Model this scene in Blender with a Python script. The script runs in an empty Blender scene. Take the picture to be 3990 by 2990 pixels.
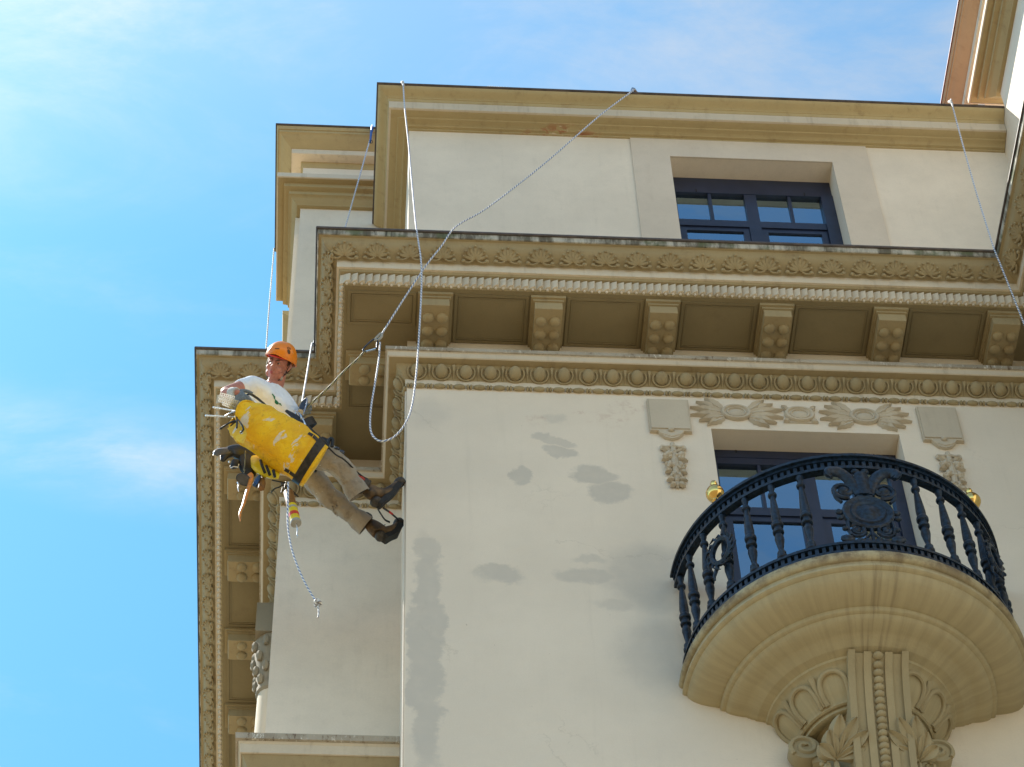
import bpy, bmesh, math, random
from math import sin, cos, pi, radians, sqrt, atan2
from mathutils import Vector, Matrix, noise
from mathutils.bvhtree import BVHTree
random.seed(7)
scene = bpy.context.scene
COL = scene.collection

# ------------------------------------------------------------------ camera, sky, sun, exposure
cam_d = bpy.data.cameras.new('camera'); cam = bpy.data.objects.new('camera', cam_d); COL.objects.link(cam)
cam_d.sensor_width = 36.0; cam_d.lens = 95.812; cam_d.clip_end = 3000
_R = [[0.9979203, -0.0318569, -0.0560377], [-0.0587235, -0.8078013, -0.5865225], [-0.0265825, 0.5885934, -0.8079921]]
cam.matrix_world = Matrix.Translation((0.0, -12.4, 1.6)) @ Matrix(_R).to_4x4()
scene.camera = cam
SUN = Vector((-0.42, 0.31, 0.88)).normalized()
sun_d = bpy.data.lights.new('sun', 'SUN'); sun_d.energy = 5.0; sun_d.angle = radians(0.5); sun_d.color = (1.0, 0.935, 0.84)
sun = bpy.data.objects.new('sun', sun_d); COL.objects.link(sun)
sun.rotation_euler = (-SUN).to_track_quat('-Z', 'Y').to_euler(); sun.location = (-20, 15, 60)
scene.view_settings.view_transform = 'Standard'; scene.view_settings.look = 'None'
scene.view_settings.gamma = 1.0; scene.view_settings.exposure = 1.0; scene.view_settings.use_curve_mapping = False
scene.cycles.max_bounces = 8; scene.cycles.diffuse_bounces = 5

class NT:
    def __init__(s, tree):
        s.t = tree; s.n = tree.nodes; s.l = tree.links
    def node(s, typ, **kw):
        n = s.n.new(typ)
        for k, v in kw.items(): setattr(n, k, v)
        return n
    def put(s, sock, v):
        if isinstance(v, bpy.types.NodeSocket): s.l.new(v, sock)
        elif v is not None: sock.default_value = v
    def math(s, op, a, b=None, c=None, clamp=False):
        n = s.node('ShaderNodeMath', operation=op); n.use_clamp = clamp
        s.put(n.inputs[0], a); s.put(n.inputs[1], b)
        if c is not None: s.put(n.inputs[2], c)
        return n.outputs[0]
    def vec(s, op, a, b=None):
        n = s.node('ShaderNodeVectorMath', operation=op)
        s.put(n.inputs[0], a)
        if b is not None: s.put(n.inputs[1], b)
        return n.outputs[1] if op in ('LENGTH', 'DOT_PRODUCT', 'DISTANCE') else n.outputs[0]
    def ramp(s, v, lo, hi, a=0.0, b=1.0):
        n = s.node('ShaderNodeMapRange'); n.interpolation_type = 'SMOOTHSTEP'
        s.put(n.inputs[0], v)
        n.inputs[1].default_value = lo; n.inputs[2].default_value = hi
        n.inputs[3].default_value = a; n.inputs[4].default_value = b
        return n.outputs[0]
    def mix(s, f, a, b):
        n = s.node('ShaderNodeMix', data_type='RGBA')
        s.put(n.inputs[0], f); s.put(n.inputs[6], a); s.put(n.inputs[7], b)
        return n.outputs[2]
    def noise(s, v, scale, detail=4, rough=0.55, dist=0.0):
        n = s.node('ShaderNodeTexNoise'); s.put(n.inputs['Vector'], v)
        n.inputs['Scale'].default_value = scale; n.inputs['Detail'].default_value = detail
        n.inputs['Roughness'].default_value = rough; n.inputs['Distortion'].default_value = dist
        return n.outputs[0]
    def scale(s, v, xyz):
        return s.vec('MULTIPLY', v, xyz)
def C4(c): return (c[0], c[1], c[2], 1.0)

world = bpy.data.worlds.new('World'); scene.world = world; world.use_nodes = True
w = NT(world.node_tree); w.n.clear()
sky = w.node('ShaderNodeTexSky', sky_type='NISHITA'); sky.sun_disc = False
sky.sun_elevation = math.asin(SUN.z); sky.sun_rotation = atan2(SUN.x, SUN.y)
sky.altitude = 100; sky.air_density = 1.0; sky.dust_density = 0.6; sky.ozone_density = 2.0
gen = w.node('ShaderNodeTexCoord').outputs['Generated']
# thin high cloud: soft veils and wisps fixed to directions in the sky
flat = w.node('ShaderNodeSeparateXYZ'); w.l.new(gen, flat.inputs[0])
zz = w.math('MAXIMUM', flat.outputs[2], 0.08)
comb = w.node('ShaderNodeCombineXYZ')
sx_ = w.math('DIVIDE', flat.outputs[0], zz); sy_ = w.math('DIVIDE', flat.outputs[1], zz)
w.put(comb.inputs[0], sx_); w.put(comb.inputs[1], sy_)
cl = comb.outputs[0]
n1 = w.noise(w.scale(cl, (1.0, 2.4, 1.0)), 4.2, 10, 0.66, 0.7)
n2 = w.noise(w.scale(w.vec('ADD', cl, (3.1, 1.7, 0.0)), (1.0, 1.6, 1.0)), 9.0, 6, 0.68, 0.9)
veil = w.math('ADD', w.math('MULTIPLY', n1, 0.75), w.math('MULTIPLY', n2, 0.25))
# a bank of veil overhead (toward the zenith), and one long wisp lower down on the left
bank = w.ramp(sy_, 0.52, 0.67, 1.0, 0.0)
wv_ = w.node('ShaderNodeCombineXYZ'); w.put(wv_.inputs[0], w.math('MULTIPLY', sx_, 0.24))
w.put(wv_.inputs[1], w.math('ADD', sy_, w.math('MULTIPLY', sx_, -0.17)))
d = w.vec('DISTANCE', wv_.outputs[0], (-0.022, 0.794, 0.0))
wisp = w.ramp(d, 0.0, 0.042, 1.0, 0.0)
mask = w.math('ADD', w.math('ADD', w.math('MULTIPLY', bank, w.ramp(veil, 0.38, 0.66, 0.20, 0.60)), w.math('MULTIPLY', wisp, w.ramp(veil, 0.34, 0.66, 0.08, 0.66))), w.ramp(veil, 0.50, 0.78, 0.0, 0.12), clamp=True)
lum = w.node('ShaderNodeRGBToBW'); w.l.new(sky.outputs[0], lum.inputs[0])
cloudc = w.node('ShaderNodeCombineXYZ')
base_l = w.math('MULTIPLY', lum.outputs[0], 1.36)
w.put(cloudc.inputs[0], w.math('MULTIPLY', base_l, 1.0)); w.put(cloudc.inputs[1], w.math('MULTIPLY', base_l, 1.02)); w.put(cloudc.inputs[2], w.math('MULTIPLY', base_l, 1.06))
tint = w.node('ShaderNodeVectorMath', operation='MULTIPLY'); w.l.new(sky.outputs[0], tint.inputs[0]); tint.inputs[1].default_value = (0.44, 0.90, 0.97)
skyc = w.mix(mask, tint.outputs[0], cloudc.outputs[0])
bg = w.node('ShaderNodeBackground'); w.l.new(skyc, bg.inputs[0]); bg.inputs[1].default_value = 0.132
wo = w.node('ShaderNodeOutputWorld'); w.l.new(bg.outputs[0], wo.inputs[0])

# ------------------------------------------------------------------ materials
def new_mat(name):
    m = bpy.data.materials.new(name); m.use_nodes = True
    t = NT(m.node_tree)
    b = t.n.get('Principled BSDF')
    return m, t, b
def bump(t, b, h, dist=0.01, strength=0.5, normal=None):
    n = t.node('ShaderNodeBump'); n.inputs['Distance'].default_value = dist; n.inputs['Strength'].default_value = strength
    t.put(n.inputs['Height'], h); t.l.new(n.outputs[0], b.inputs['Normal'])
def pos(t): return t.node('ShaderNodeNewGeometry').outputs['Position']
def plain(name, col, rough=0.6, metal=0.0, var=0.15, scale=30, bd=0.0, spec=0.5, coord='pos'):
    m, t, b = new_mat(name)
    p = pos(t) if coord == 'pos' else t.node('ShaderNodeTexCoord').outputs['Object']
    n = t.noise(p, scale, 5)
    dark = tuple(c * (1 - var) for c in col); lite = tuple(min(1, c * (1 + var)) for c in col)
    t.l.new(t.mix(t.ramp(n, 0.3, 0.7), C4(dark), C4(lite)), b.inputs['Base Color'])
    b.inputs['Roughness'].default_value = rough; b.inputs['Metallic'].default_value = metal
    b.inputs['Specular IOR Level'].default_value = spec
    if bd: bump(t, b, n, bd, 0.6)
    return m
def stone(name, col, dirt=(0.20, 0.15, 0.09), dirt_amt=0.4, streak=0.5, rough=0.85, fine=1.0, vary=0.22):
    """painted render / cast stone: blotches, grain, rain streaks, soot"""
    m, t, b = new_mat(name)
    p = pos(t)
    big = t.noise(p, 1.3, 5, 0.6)
    mid = t.noise(p, 9.0, 6, 0.65)
    fin = t.noise(p, 70.0, 4, 0.7)
    st = t.noise(t.scale(p, (14.0, 14.0, 1.1)), 1.0, 5, 0.6)
    c = t.mix(t.ramp(big, 0.3, 0.7), C4([x * 0.93 for x in col]), C4([min(1, x * 1.05) for x in col]))
    c = t.mix(t.ramp(mid, 0.45, 0.8, 0.0, 0.22), c, C4([x * 0.75 for x in col]))
    k = t.math('MULTIPLY', t.ramp(st, 0.52, 0.76, 0.0, streak), t.ramp(mid, 0.3, 0.65))
    c = t.mix(k, c, C4(dirt))
    k2 = t.math('MULTIPLY', t.ramp(t.noise(p, 4.0, 8, 0.7), 0.55, 0.78), dirt_amt)
    c = t.mix(k2, c, C4(dirt))
    c = t.mix(t.ramp(fin, 0.35, 0.7, 0.10, 0.0), c, C4([x * 0.6 for x in col]))
    rnd = t.node('ShaderNodeObjectInfo').outputs['Random']
    c = t.mix(t.ramp(rnd, 0.0, 1.0, 0.0, vary), c, C4([x * 0.55 for x in col]))
    t.l.new(c, b.inputs['Base Color'])
    b.inputs['Roughness'].default_value = rough; b.inputs['Specular IOR Level'].default_value = 0.25
    h = t.math('ADD', t.math('MULTIPLY', mid, 0.6), t.math('MULTIPLY', fin, 0.4))
    bump(t, b, h, 0.006 * fine, 0.5)
    return m

WALL = (0.80, 0.712, 0.59)
TRIM = (0.40, 0.32, 0.185)
M_trim = stone('carved_stone_paint', TRIM, dirt=(0.15, 0.095, 0.05), dirt_amt=0.7, streak=0.4)
def peel(m):
    t = NT(m.node_tree); b = t.n['Principled BSDF']; src = b.inputs['Base Color'].links[0].from_socket; p = pos(t)
    q = (1.7228,-0.1000,22.4286)
    v = t.scale(t.vec('SUBTRACT', p, (q[0], 0, q[2])), (1 / .42, 0, 1 / .075))
    k = t.math('MULTIPLY', t.ramp(t.vec('LENGTH', v), .55, 1.05, 1, 0), t.ramp(t.noise(t.scale(p, (9, 9, 30)), 1.0, 6, .7), .46, .56))
    c = t.mix(k, src, C4((0.36, 0.17, 0.085)))
    k2 = t.math('MULTIPLY', t.ramp(t.vec('LENGTH', v), .6, 1.1, 1, 0), t.ramp(t.noise(t.scale(p, (11, 11, 34)), 1.3, 6, .7), .60, .64))
    t.l.new(t.mix(k2, c, C4((0.66, 0.56, 0.42))), b.inputs['Base Color'])
M_trim2 = stone('attic_cornice_paint', (0.50, 0.395, 0.21), dirt=(0.20, 0.12, 0.055), dirt_amt=0.6, streak=0.4)
peel(M_trim2)
M_bouncetrim = stone('bounce_tinted_cornice_paint', (0.52, 0.34, 0.20), dirt=(0.25, 0.12, 0.05), dirt_amt=0.5, streak=0.35)  # wing's upper cornice: red-brown base colour stands in for warm bounce light
M_redflash = plain('rust_red_flashing', (0.16, 0.05, 0.04), 0.6, 0.0, 0.35, 12)
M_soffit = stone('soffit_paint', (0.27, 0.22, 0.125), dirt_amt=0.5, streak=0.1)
M_fillet = stone('pale_fillet_paint', (0.70, 0.61, 0.475), dirt_amt=0.3, streak=0.45)
M_wall_plain = stone('cream_render', WALL, dirt=(0.36, 0.31, 0.24), dirt_amt=0.12, streak=0.12, vary=0.0)
M_surround = stone('window_surround_paint', (0.665, 0.58, 0.475), dirt=(0.36, 0.26, 0.18), dirt_amt=0.15, streak=0.12, vary=0.0)
M_relief = stone('relief_stone', (0.60, 0.525, 0.41), dirt_amt=0.25, streak=0.2)
M_capital = stone('grey_capital_stone', (0.29, 0.25, 0.18), dirt_amt=0.3, streak=0.4)

def stained_wall():
    """main front: cream render with the grey damp repair patches of this wall"""
    m, t, b = new_mat('stained_cream_render')
    p = pos(t)
    wn = t.node('ShaderNodeTexNoise'); t.l.new(p, wn.inputs['Vector']); wn.inputs['Scale'].default_value = 3.0; wn.inputs['Detail'].default_value = 8; wn.inputs['Roughness'].default_value = 0.68
    wob = t.vec('SUBTRACT', wn.outputs[1], (0.5, 0.5, 0.5))
    pw = t.vec('ADD', p, t.scale(wob, (0.40, 0.0, 0.26)))
    big = t.noise(p, 0.9, 5, 0.6); mid = t.noise(p, 8.0, 6, 0.6); fin = t.noise(p, 80.0, 4, 0.7)
    st = t.noise(t.scale(p, (10.0, 10.0, 0.7)), 1.0, 4, 0.6)
    c = t.mix(t.ramp(big, 0.3, 0.7), C4([x * 0.95 for x in WALL]), C4([x * 1.04 for x in WALL]))
    c = t.mix(t.ramp(mid, 0.5, 0.85, 0.0, 0.12), c, C4([x * 0.78 for x in WALL]))
    c = t.mix(t.ramp(st, 0.55, 0.8, 0.0, 0.12), c, C4((0.42, 0.37, 0.29)))
    c = t.mix(t.ramp(fin, 0.35, 0.7, 0.07, 0.0), c, C4([x * 0.6 for x in WALL]))
    def ell(px, rx, rz, rot=0.0, soft=0.10):
        soft = soft * 1.4 + .06
        v = t.vec('SUBTRACT', pw, (px[0], 0.0, px[2]))
        if rot:
            r_ = t.node('ShaderNodeVectorRotate', rotation_type='Y_AXIS'); t.l.new(v, r_.inputs['Vector']); r_.inputs['Angle'].default_value = rot; v = r_.outputs[0]
        v = t.scale(v, (1 / rx, 0.0, 1 / rz))
        return t.ramp(t.vec('LENGTH', v), 1.0 - soft, 1.0 + soft, 1.0, 0.0)
    S = 0.6636 / 505.0; SZ = S / 0.62
    patches = [((0.5287,0.0000,18.2801), 110, 85, 0, .35, .5), ((1.4841,-0.0000,18.2322), 62, 30, 0, .3, .6), ((1.3977,0.0000,18.0022), 68, 22, -.2, .12, .9), ((1.5058,0.0000,17.9609), 92, 24, -.22, .12, .8),
               ((1.5454,0.0000,17.8298), 88, 28, -.42, .12, .95), ((1.2013,0.0000,17.5428), 64, 60, 0, .08, 1.0), ((1.7503,0.0000,17.5633), 125, 52, 0, .1, 1.0),
               ((1.8915,0.0000,17.3619), 120, 62, 0, .1, 1.0), ((0.5176,0.0000,16.5927), 70, 75, 0, .1, .85), ((0.5129,0.0000,15.5567), 96, 560, 0, .08, 1.0),
               ((1.0317,-0.0000,16.3761), 135, 48, 0, .12, 1.0), ((1.6547,0.0000,16.3881), 160, 38, -.1, .14, .9), ((1.6935,0.0000,16.5593), 95, 20, 0, .2, .7),
               ((2.1834,0.0000,16.4016), 300, 175, 0, .16, .85), ((1.8742,0.0000,16.1019), 110, 30, 0, .3, .6), ((2.1476,0.0000,15.5688), 260, 160, .3, .22, .6)]
    mk = None
    for (q, rx, rz, rot, soft, amt) in patches:
        e = t.math('MULTIPLY', ell(q, rx * S, rz * SZ, rot, soft), amt)
        mk = e if mk is None else t.math('MAXIMUM', mk, e)
    c = t.mix(t.math('MULTIPLY', mk, t.ramp(mid, 0.2, 0.6, 0.7, 0.95)), c, C4((0.60, 0.55, 0.475)))
    red = None
    for (q, rx, rz) in [((1.3670,0.0000,18.2370), 60, 42), ((1.9230,0.0000,18.2659), 90, 40), ((2.0769,0.0000,18.4272), 90, 35), ((1.7039,0.0000,18.3308), 60, 12)]:
        e = ell(q, rx * S, rz * SZ, 0, 0.45)
        red = e if red is None else t.math('MAXIMUM', red, e)
    c = t.mix(t.math('MULTIPLY', red, t.ramp(t.noise(p, 11, 6, .7), .45, .65, 0, .45)), c, C4((0.52, 0.36, 0.28)))
    vo = t.node('ShaderNodeTexVoronoi', feature='DISTANCE_TO_EDGE'); t.l.new(t.vec('ADD', p, t.scale(wob, (0.5, 0.5, 0.5))), vo.inputs['Vector']); vo.inputs['Scale'].default_value = 0.55
    crack = t.math('MULTIPLY', t.ramp(vo.outputs['Distance'], 0.0, 0.006, 1.0, 0.0), t.ramp(t.noise(p, 1.1, 3), 0.50, 0.62, 0.0, 0.45))
    c = t.mix(t.math('MULTIPLY', crack, 0.45), c, C4((0.36, 0.31, 0.24)))
    spot = t.ramp(t.noise(p, 26, 2), 0.745, 0.765, 0.0, 0.55)
    c = t.mix(spot, c, C4((0.34, 0.28, 0.22)))
    t.l.new(c, b.inputs['Base Color']); b.inputs['Roughness'].default_value = 0.9; b.inputs['Specular IOR Level'].default_value = 0.2
    tro = t.noise(t.scale(p, (2.2, 1.0, 5.0)), 1.0, 4, 0.6, 0.8)
    bump(t, b, t.math('ADD', t.math('MULTIPLY', tro, 1.6), t.math('ADD', t.math('MULTIPLY', mid, 0.5), t.math('MULTIPLY', fin, 0.3))), 0.009, 0.5)
    return m
M_wall = stained_wall()

def mossy():
    m, t, b = new_mat('mossy_weathered_edge')
    p = pos(t)
    a = t.noise(t.scale(p, (9, 9, 2.0)), 1.0, 6, 0.7); g = t.noise(p, 5.0, 5, 0.6); s = t.noise(t.scale(p, (22, 22, 1.5)), 1.0, 4, 0.6)
    c = t.mix(t.ramp(a, 0.38, 0.62), C4((0.50, 0.47, 0.40)), C4((0.13, 0.115, 0.085)))
    c = t.mix(t.ramp(g, 0.5, 0.68, 0, 0.75), c, C4((0.10, 0.125, 0.055)))
    c = t.mix(t.ramp(s, 0.6, 0.7, 0, 0.85), c, C4((0.06, 0.055, 0.045)))
    t.l.new(c, b.inputs['Base Color']); b.inputs['Roughness'].default_value = 0.95
    bump(t, b, a, 0.02, 0.7)
    return m
M_moss = mossy()
def flaky():
    m, t, b = new_mat('flaking_grimy_fillet')
    p = pos(t)
    a = t.noise(t.scale(p, (30, 30, 9.0)), 1.0, 6, 0.75); g = t.noise(p, 2.5, 5, 0.6)
    c = t.mix(t.ramp(g, 0.35, 0.65), C4((0.52, 0.46, 0.37)), C4((0.36, 0.31, 0.24)))
    c = t.mix(t.math('MULTIPLY', t.ramp(a, 0.56, 0.62), t.ramp(g, 0.42, 0.6)), c, C4((0.16, 0.11, 0.07)))
    c = t.mix(t.math('MULTIPLY', t.ramp(a, 0.44, 0.38), t.ramp(g, 0.42, 0.6)), c, C4((0.78, 0.74, 0.66)))
    t.l.new(c, b.inputs['Base Color']); b.inputs['Roughness'].default_value = 0.9
    bump(t, b, a, 0.015, 0.8)
    return m
M_flaky = flaky()
def balcony_stone():
    m, t, b = new_mat('rain_streaked_balcony_stone')
    p = pos(t)
    q = t.vec('SUBTRACT', p, (3.42, 0.0, 0.0))
    s = t.node('ShaderNodeSeparateXYZ'); t.l.new(q, s.inputs[0])
    ang = t.math('ARCTAN2', s.outputs[0], t.math('MULTIPLY', s.outputs[1], -1.0))
    cv = t.node('ShaderNodeCombineXYZ'); t.put(cv.inputs[0], t.math('MULTIPLY', ang, 16.0)); t.put(cv.inputs[1], t.math('MULTIPLY', s.outputs[2], 2.2))
    rad = t.noise(cv.outputs[0], 1.0, 6, 0.65)
    mid = t.noise(p, 9.0, 6, 0.65); fin = t.noise(p, 70.0, 4, 0.7)
    col = (0.44, 0.37, 0.225)
    c = t.mix(t.ramp(rad, 0.34, 0.66), C4([x * 1.02 for x in col]), C4([x * 0.88 for x in col]))
    c = t.mix(t.ramp(mid, 0.45, 0.8, 0.0, 0.3), c, C4([x * 0.7 for x in col]))
    rim = t.math('MULTIPLY', t.ramp(s.outputs[2], 15.16, 15.31), t.ramp(t.noise(p, 6, 8, .75), 0.40, 0.62))
    c = t.mix(t.math('MULTIPLY', rim, 0.85), c, C4((0.13, 0.085, 0.05)))
    c = t.mix(t.math('MULTIPLY', t.ramp(t.math('ABSOLUTE', t.math('ADD', ang, 0.02)), 0.0, 0.30, 1.0, 0.0), t.ramp(rad, 0.48, 0.66, 0, .38)), c, C4((0.12, 0.08, 0.05)))
    t.l.new(c, b.inputs['Base Color']); b.inputs['Roughness'].default_value = 0.85; b.inputs['Specular IOR Level'].default_value = 0.25
    bump(t, b, t.math('ADD', t.math('MULTIPLY', mid, 0.6), t.math('MULTIPLY', fin, 0.4)), 0.007, 0.5)
    return m
M_balc = balcony_stone()
M_cons = stone('console_stone', (0.42, 0.35, 0.215), dirt_amt=0.25, streak=0.15)
M_flash = plain('dark_zinc_flashing', (0.075, 0.055, 0.045), 0.6, 0.0, 0.35, 12)
M_frame = plain('dark_navy_aluminium', (0.016, 0.024, 0.055), 0.35, 0.0, 0.15, 8)
M_iron = plain('blue_black_cast_iron', (0.006, 0.017, 0.037), 0.42, 0.0, 0.75, 38, 0.003, 0.35)
M_gold = plain('polished_brass', (0.80, 0.55, 0.18), 0.16, 1.0, 0.06, 40)
M_room = plain('dim_room', (0.05, 0.045, 0.038), 0.9)
M_blind = plain('pale_blind', (0.50, 0.52, 0.48), 0.8)
def glass():
    m, t, b = new_mat('window_glass')
    p = pos(t)
    n = t.noise(p, 2.2, 2)
    out = t.n.get('Material Output')
    gl = t.node('ShaderNodeBsdfGlossy'); gl.inputs['Color'].default_value = (0.55, 0.80, 1.0, 1); gl.inputs['Roughness'].default_value = 0.015
    bp = t.node('ShaderNodeBump'); bp.inputs['Distance'].default_value = 0.004; bp.inputs['Strength'].default_value = 0.25; t.l.new(n, bp.inputs['Height']); t.l.new(bp.outputs[0], gl.inputs['Normal'])
    df = t.node('ShaderNodeBsdfTransparent'); df.inputs['Color'].default_value = (0.62, 0.68, 0.64, 1)
    fr = t.node('ShaderNodeFresnel'); fr.inputs['IOR'].default_value = 2.1
    f = t.math('MULTIPLY', t.math('ADD', fr.outputs[0], 0.34), 1.0, clamp=True)
    mx = t.node('ShaderNodeMixShader'); t.l.new(f, mx.inputs[0]); t.l.new(df.outputs[0], mx.inputs[1]); t.l.new(gl.outputs[0], mx.inputs[2])
    t.l.new(mx.outputs[0], out.inputs['Surface'])
    return m
M_glass = glass()
def rope_mat(name, a, bcol, turns=52.0, strands=2.0, lo=0.42, hi=0.58):
    m, t, b = new_mat(name)
    uv = t.node('ShaderNodeTexCoord').outputs['UV']
    s = t.node('ShaderNodeSeparateXYZ'); t.l.new(uv, s.inputs[0])
    jit = t.math('MULTIPLY', t.noise(pos(t), 7, 3), 5.0)
    ph = t.math('ADD', jit, t.math('ADD', t.math('MULTIPLY', s.outputs[0], 6.28318 * strands), t.math('MULTIPLY', s.outputs[1], 6.28318 * turns / strands)))
    wv = t.math('ADD', t.math('MULTIPLY', t.math('SINE', ph), 0.5), 0.5)
    n = t.noise(pos(t), 60, 4)
    c = t.mix(t.ramp(wv, lo, hi), C4(a), C4(bcol))
    c = t.mix(t.ramp(n, 0.5, 0.75, 0, 0.35), c, C4((0.35, 0.33, 0.28)))
    t.l.new(c, b.inputs['Base Color']); b.inputs['Roughness'].default_value = 0.6
    b.inputs['Sheen Weight'].default_value = 0.3
    bump(t, b, wv, 0.002, 0.6)
    return m
M_rope = rope_mat('white_blue_kernmantle', (0.84, 0.84, 0.84), (0.10, 0.17, 0.36))
M_rope_w = rope_mat('white_grey_kernmantle', (0.80, 0.79, 0.76), (0.28, 0.28, 0.31))
M_lany = rope_mat('dirty_green_lanyard', (0.34, 0.31, 0.13), (0.035, 0.035, 0.025), 26, 2, .3, .6)
M_black = plain('black_webbing', (0.008, 0.008, 0.009), 0.5, 0, 0.4, 50, 0.002)
M_rubber = plain('black_rubber', (0.012, 0.011, 0.010), 0.7, 0, 0.4, 40, 0.003)
M_steel = plain('worn_steel', (0.55, 0.56, 0.58), 0.25, 1.0, 0.15, 60)
M_galv = plain('bright_galvanised_steel', (0.82, 0.84, 0.86), 0.3, 0.85, 0.12, 90)
M_darkmetal = plain('dark_anodised_metal', (0.07, 0.075, 0.09), 0.32, 0.8, 0.25, 40)
M_bluestrap = plain('blue_rope_protector', (0.012, 0.10, 0.42), 0.55, 0, 0.3, 30, 0.003)
M_orange_strap = plain('orange_webbing', (0.62, 0.20, 0.010), 0.45, 0, 0.25, 40, 0.002)
M_skin = plain('sunburnt_skin', (0.47, 0.19, 0.135), 0.5, 0, 0.14, 22, 0.0015)
M_lip = plain('lips', (0.42, 0.10, 0.085), 0.45)
M_white_eye = plain('eye_white', (0.42, 0.36, 0.33), 0.3, 0, .05)
M_iris = plain('dark_iris', (0.03, 0.02, 0.015), 0.2, 0, .1)
M_brow = plain('brown_hair', (0.06, 0.03, 0.018), 0.8, 0, .3, 200)
M_helmet = plain('orange_helmet_shell', (0.86, 0.245, 0.006), 0.30, 0, 0.07, 16)
M_helmet_mark = plain('dark_brown_print', (0.09, 0.035, 0.008), 0.5)
M_red = plain('red_padding', (0.62, 0.03, 0.02), 0.6)
def cloth(name, col, folds=9.0, depth=0.02, dirt=None, dirt_amt=0.5):
    m, t, b = new_mat(name)
    p = pos(t)
    f = t.noise(t.scale(p, (1.0, 1.0, 0.6)), folds, 4, 0.55, 0.8); fin = t.noise(p, 260, 3)
    c = t.mix(t.ramp(t.noise(p, 5, 5), .3, .7), C4([x * .92 for x in col]), C4([min(1, x * 1.05) for x in col]))
    if dirt:
        c = t.mix(t.math('MULTIPLY', t.ramp(t.noise(p, 13, 7, .72), .47, .70), dirt_amt), c, C4(dirt))
        c = t.mix(t.ramp(t.noise(p, 48, 3), .70, .74, 0, .8), c, C4((0.75, 0.74, 0.70)))
    t.l.new(c, b.inputs['Base Color']); b.inputs['Roughness'].default_value = 0.9; b.inputs['Sheen Weight'].default_value = 0.2
    b.inputs['Specular IOR Level'].default_value = 0.2
    bump(t, b, t.math('ADD', f, t.math('MULTIPLY', fin, 0.04)), depth, 0.7)
    return m
M_shirt = cloth('white_cotton_tee', (0.84, 0.89, 1.0), 11, 0.035)
M_trouser = cloth('dusty_grey_beige_workcloth', (0.33, 0.285, 0.225), 10, 0.03, (0.14, 0.10, 0.07), 0.55)
M_sock = plain('red_sock', (0.36, 0.045, 0.03), 0.9, 0, .2, 90, .002)
M_boot_leather = plain('tan_boot_leather', (0.10, 0.060, 0.026), 0.6, 0, .75, 16, .004)
M_boot_dark = plain('dark_boot_leather', (0.045, 0.036, 0.028), 0.6, 0, .4, 45, .004)
M_glove = plain('pale_grey_knit_glove', (0.50, 0.49, 0.46), 0.9, 0, .2, 120, .003)
M_glove_palm = plain('slate_coated_glove', (0.16, 0.19, 0.22), 0.55, 0, .25, 80, .003)
M_green = plain('green_print', (0.015, 0.16, 0.09), 0.8)
def bag_mat():
    m, t, b = new_mat('stained_yellow_pvc')
    p = pos(t)
    big = t.noise(p, 7, 6, .65); mid = t.noise(p, 22, 6, .7)
    c = t.mix(t.ramp(big, .32, .68), C4((0.95, 0.60, 0.004)), C4((0.82, 0.45, 0.004)))
    c = t.mix(t.ramp(mid, .52, .72, 0, .55), c, C4((0.42, 0.21, 0.02)))
    v = t.node('ShaderNodeVectorRotate', rotation_type='Y_AXIS'); t.l.new(p, v.inputs['Vector']); v.inputs['Angle'].default_value = 0.75
    sp = t.noise(t.scale(v.outputs[0], (5.0, 5.0, 12.0)), 1.0, 6, .6, .6)
    c = t.mix(t.ramp(sp, .600, .625, 0, .9), c, C4((0.74, 0.70, 0.60)))
    c = t.mix(t.ramp(t.noise(p, 40, 3), .73, .76, 0, .8), c, C4((0.76, 0.73, 0.66)))
    t.l.new(c, b.inputs['Base Color']); b.inputs['Roughness'].default_value = 0.6
    cr = t.noise(t.scale(v.outputs[0], (3.0, 6.0, 9.0)), 1.0, 4, .6, 1.2)
    bump(t, b, t.math('ADD', t.math('MULTIPLY', cr, 1.6), t.math('ADD', big, t.math('MULTIPLY', mid, .3))), .03, .6)
    return m
M_bag = bag_mat()
M_bag_band = plain('grimy_black_band', (0.020, 0.016, 0.012), 0.55, 0, .8, 30, .004)
M_yellow = plain('yellow_label_plastic', (0.72, 0.56, 0.012), 0.4, 0, .1, 30)
M_cart_red = plain('red_label_print', (0.62, 0.05, 0.02), 0.4)
M_cart_grey = plain('grey_plastic', (0.35, 0.34, 0.30), 0.5)
M_greyplate = plain('grey_rubber_plate', (0.085, 0.08, 0.075), 0.6, 0, .2, 30)
M_blueh = plain('blue_tool_handle', (0.02, 0.10, 0.30), 0.35)
M_brownh = plain('brown_tool_handle', (0.22, 0.10, 0.025), 0.5)
def pave():
    m, t, b = new_mat('warm_paving')
    p = pos(t)
    br = t.node('ShaderNodeTexBrick'); t.l.new(p, br.inputs['Vector']); br.inputs['Scale'].default_value = 1.6
    br.inputs['Color1'].default_value = (0.172, 0.124, 0.060, 1); br.inputs['Color2'].default_value = (0.155, 0.112, 0.054, 1); br.inputs['Mortar'].default_value = (0.09, 0.07, 0.04, 1); br.inputs['Mortar Size'].default_value = 0.012
    c = t.mix(t.ramp(t.noise(p, .5, 6), .35, .7, 0, .35), br.outputs[0], C4((0.11, 0.082, 0.045)))
    t.l.new(c, b.inputs['Base Color']); b.inputs['Roughness'].default_value = 0.9
    return m
M_pave = pave()
M_rooftile = plain('terracotta_roof', (0.36, 0.15, 0.08), 0.85, 0, .2, 10)

V = lambda t: Vector(t)
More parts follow.
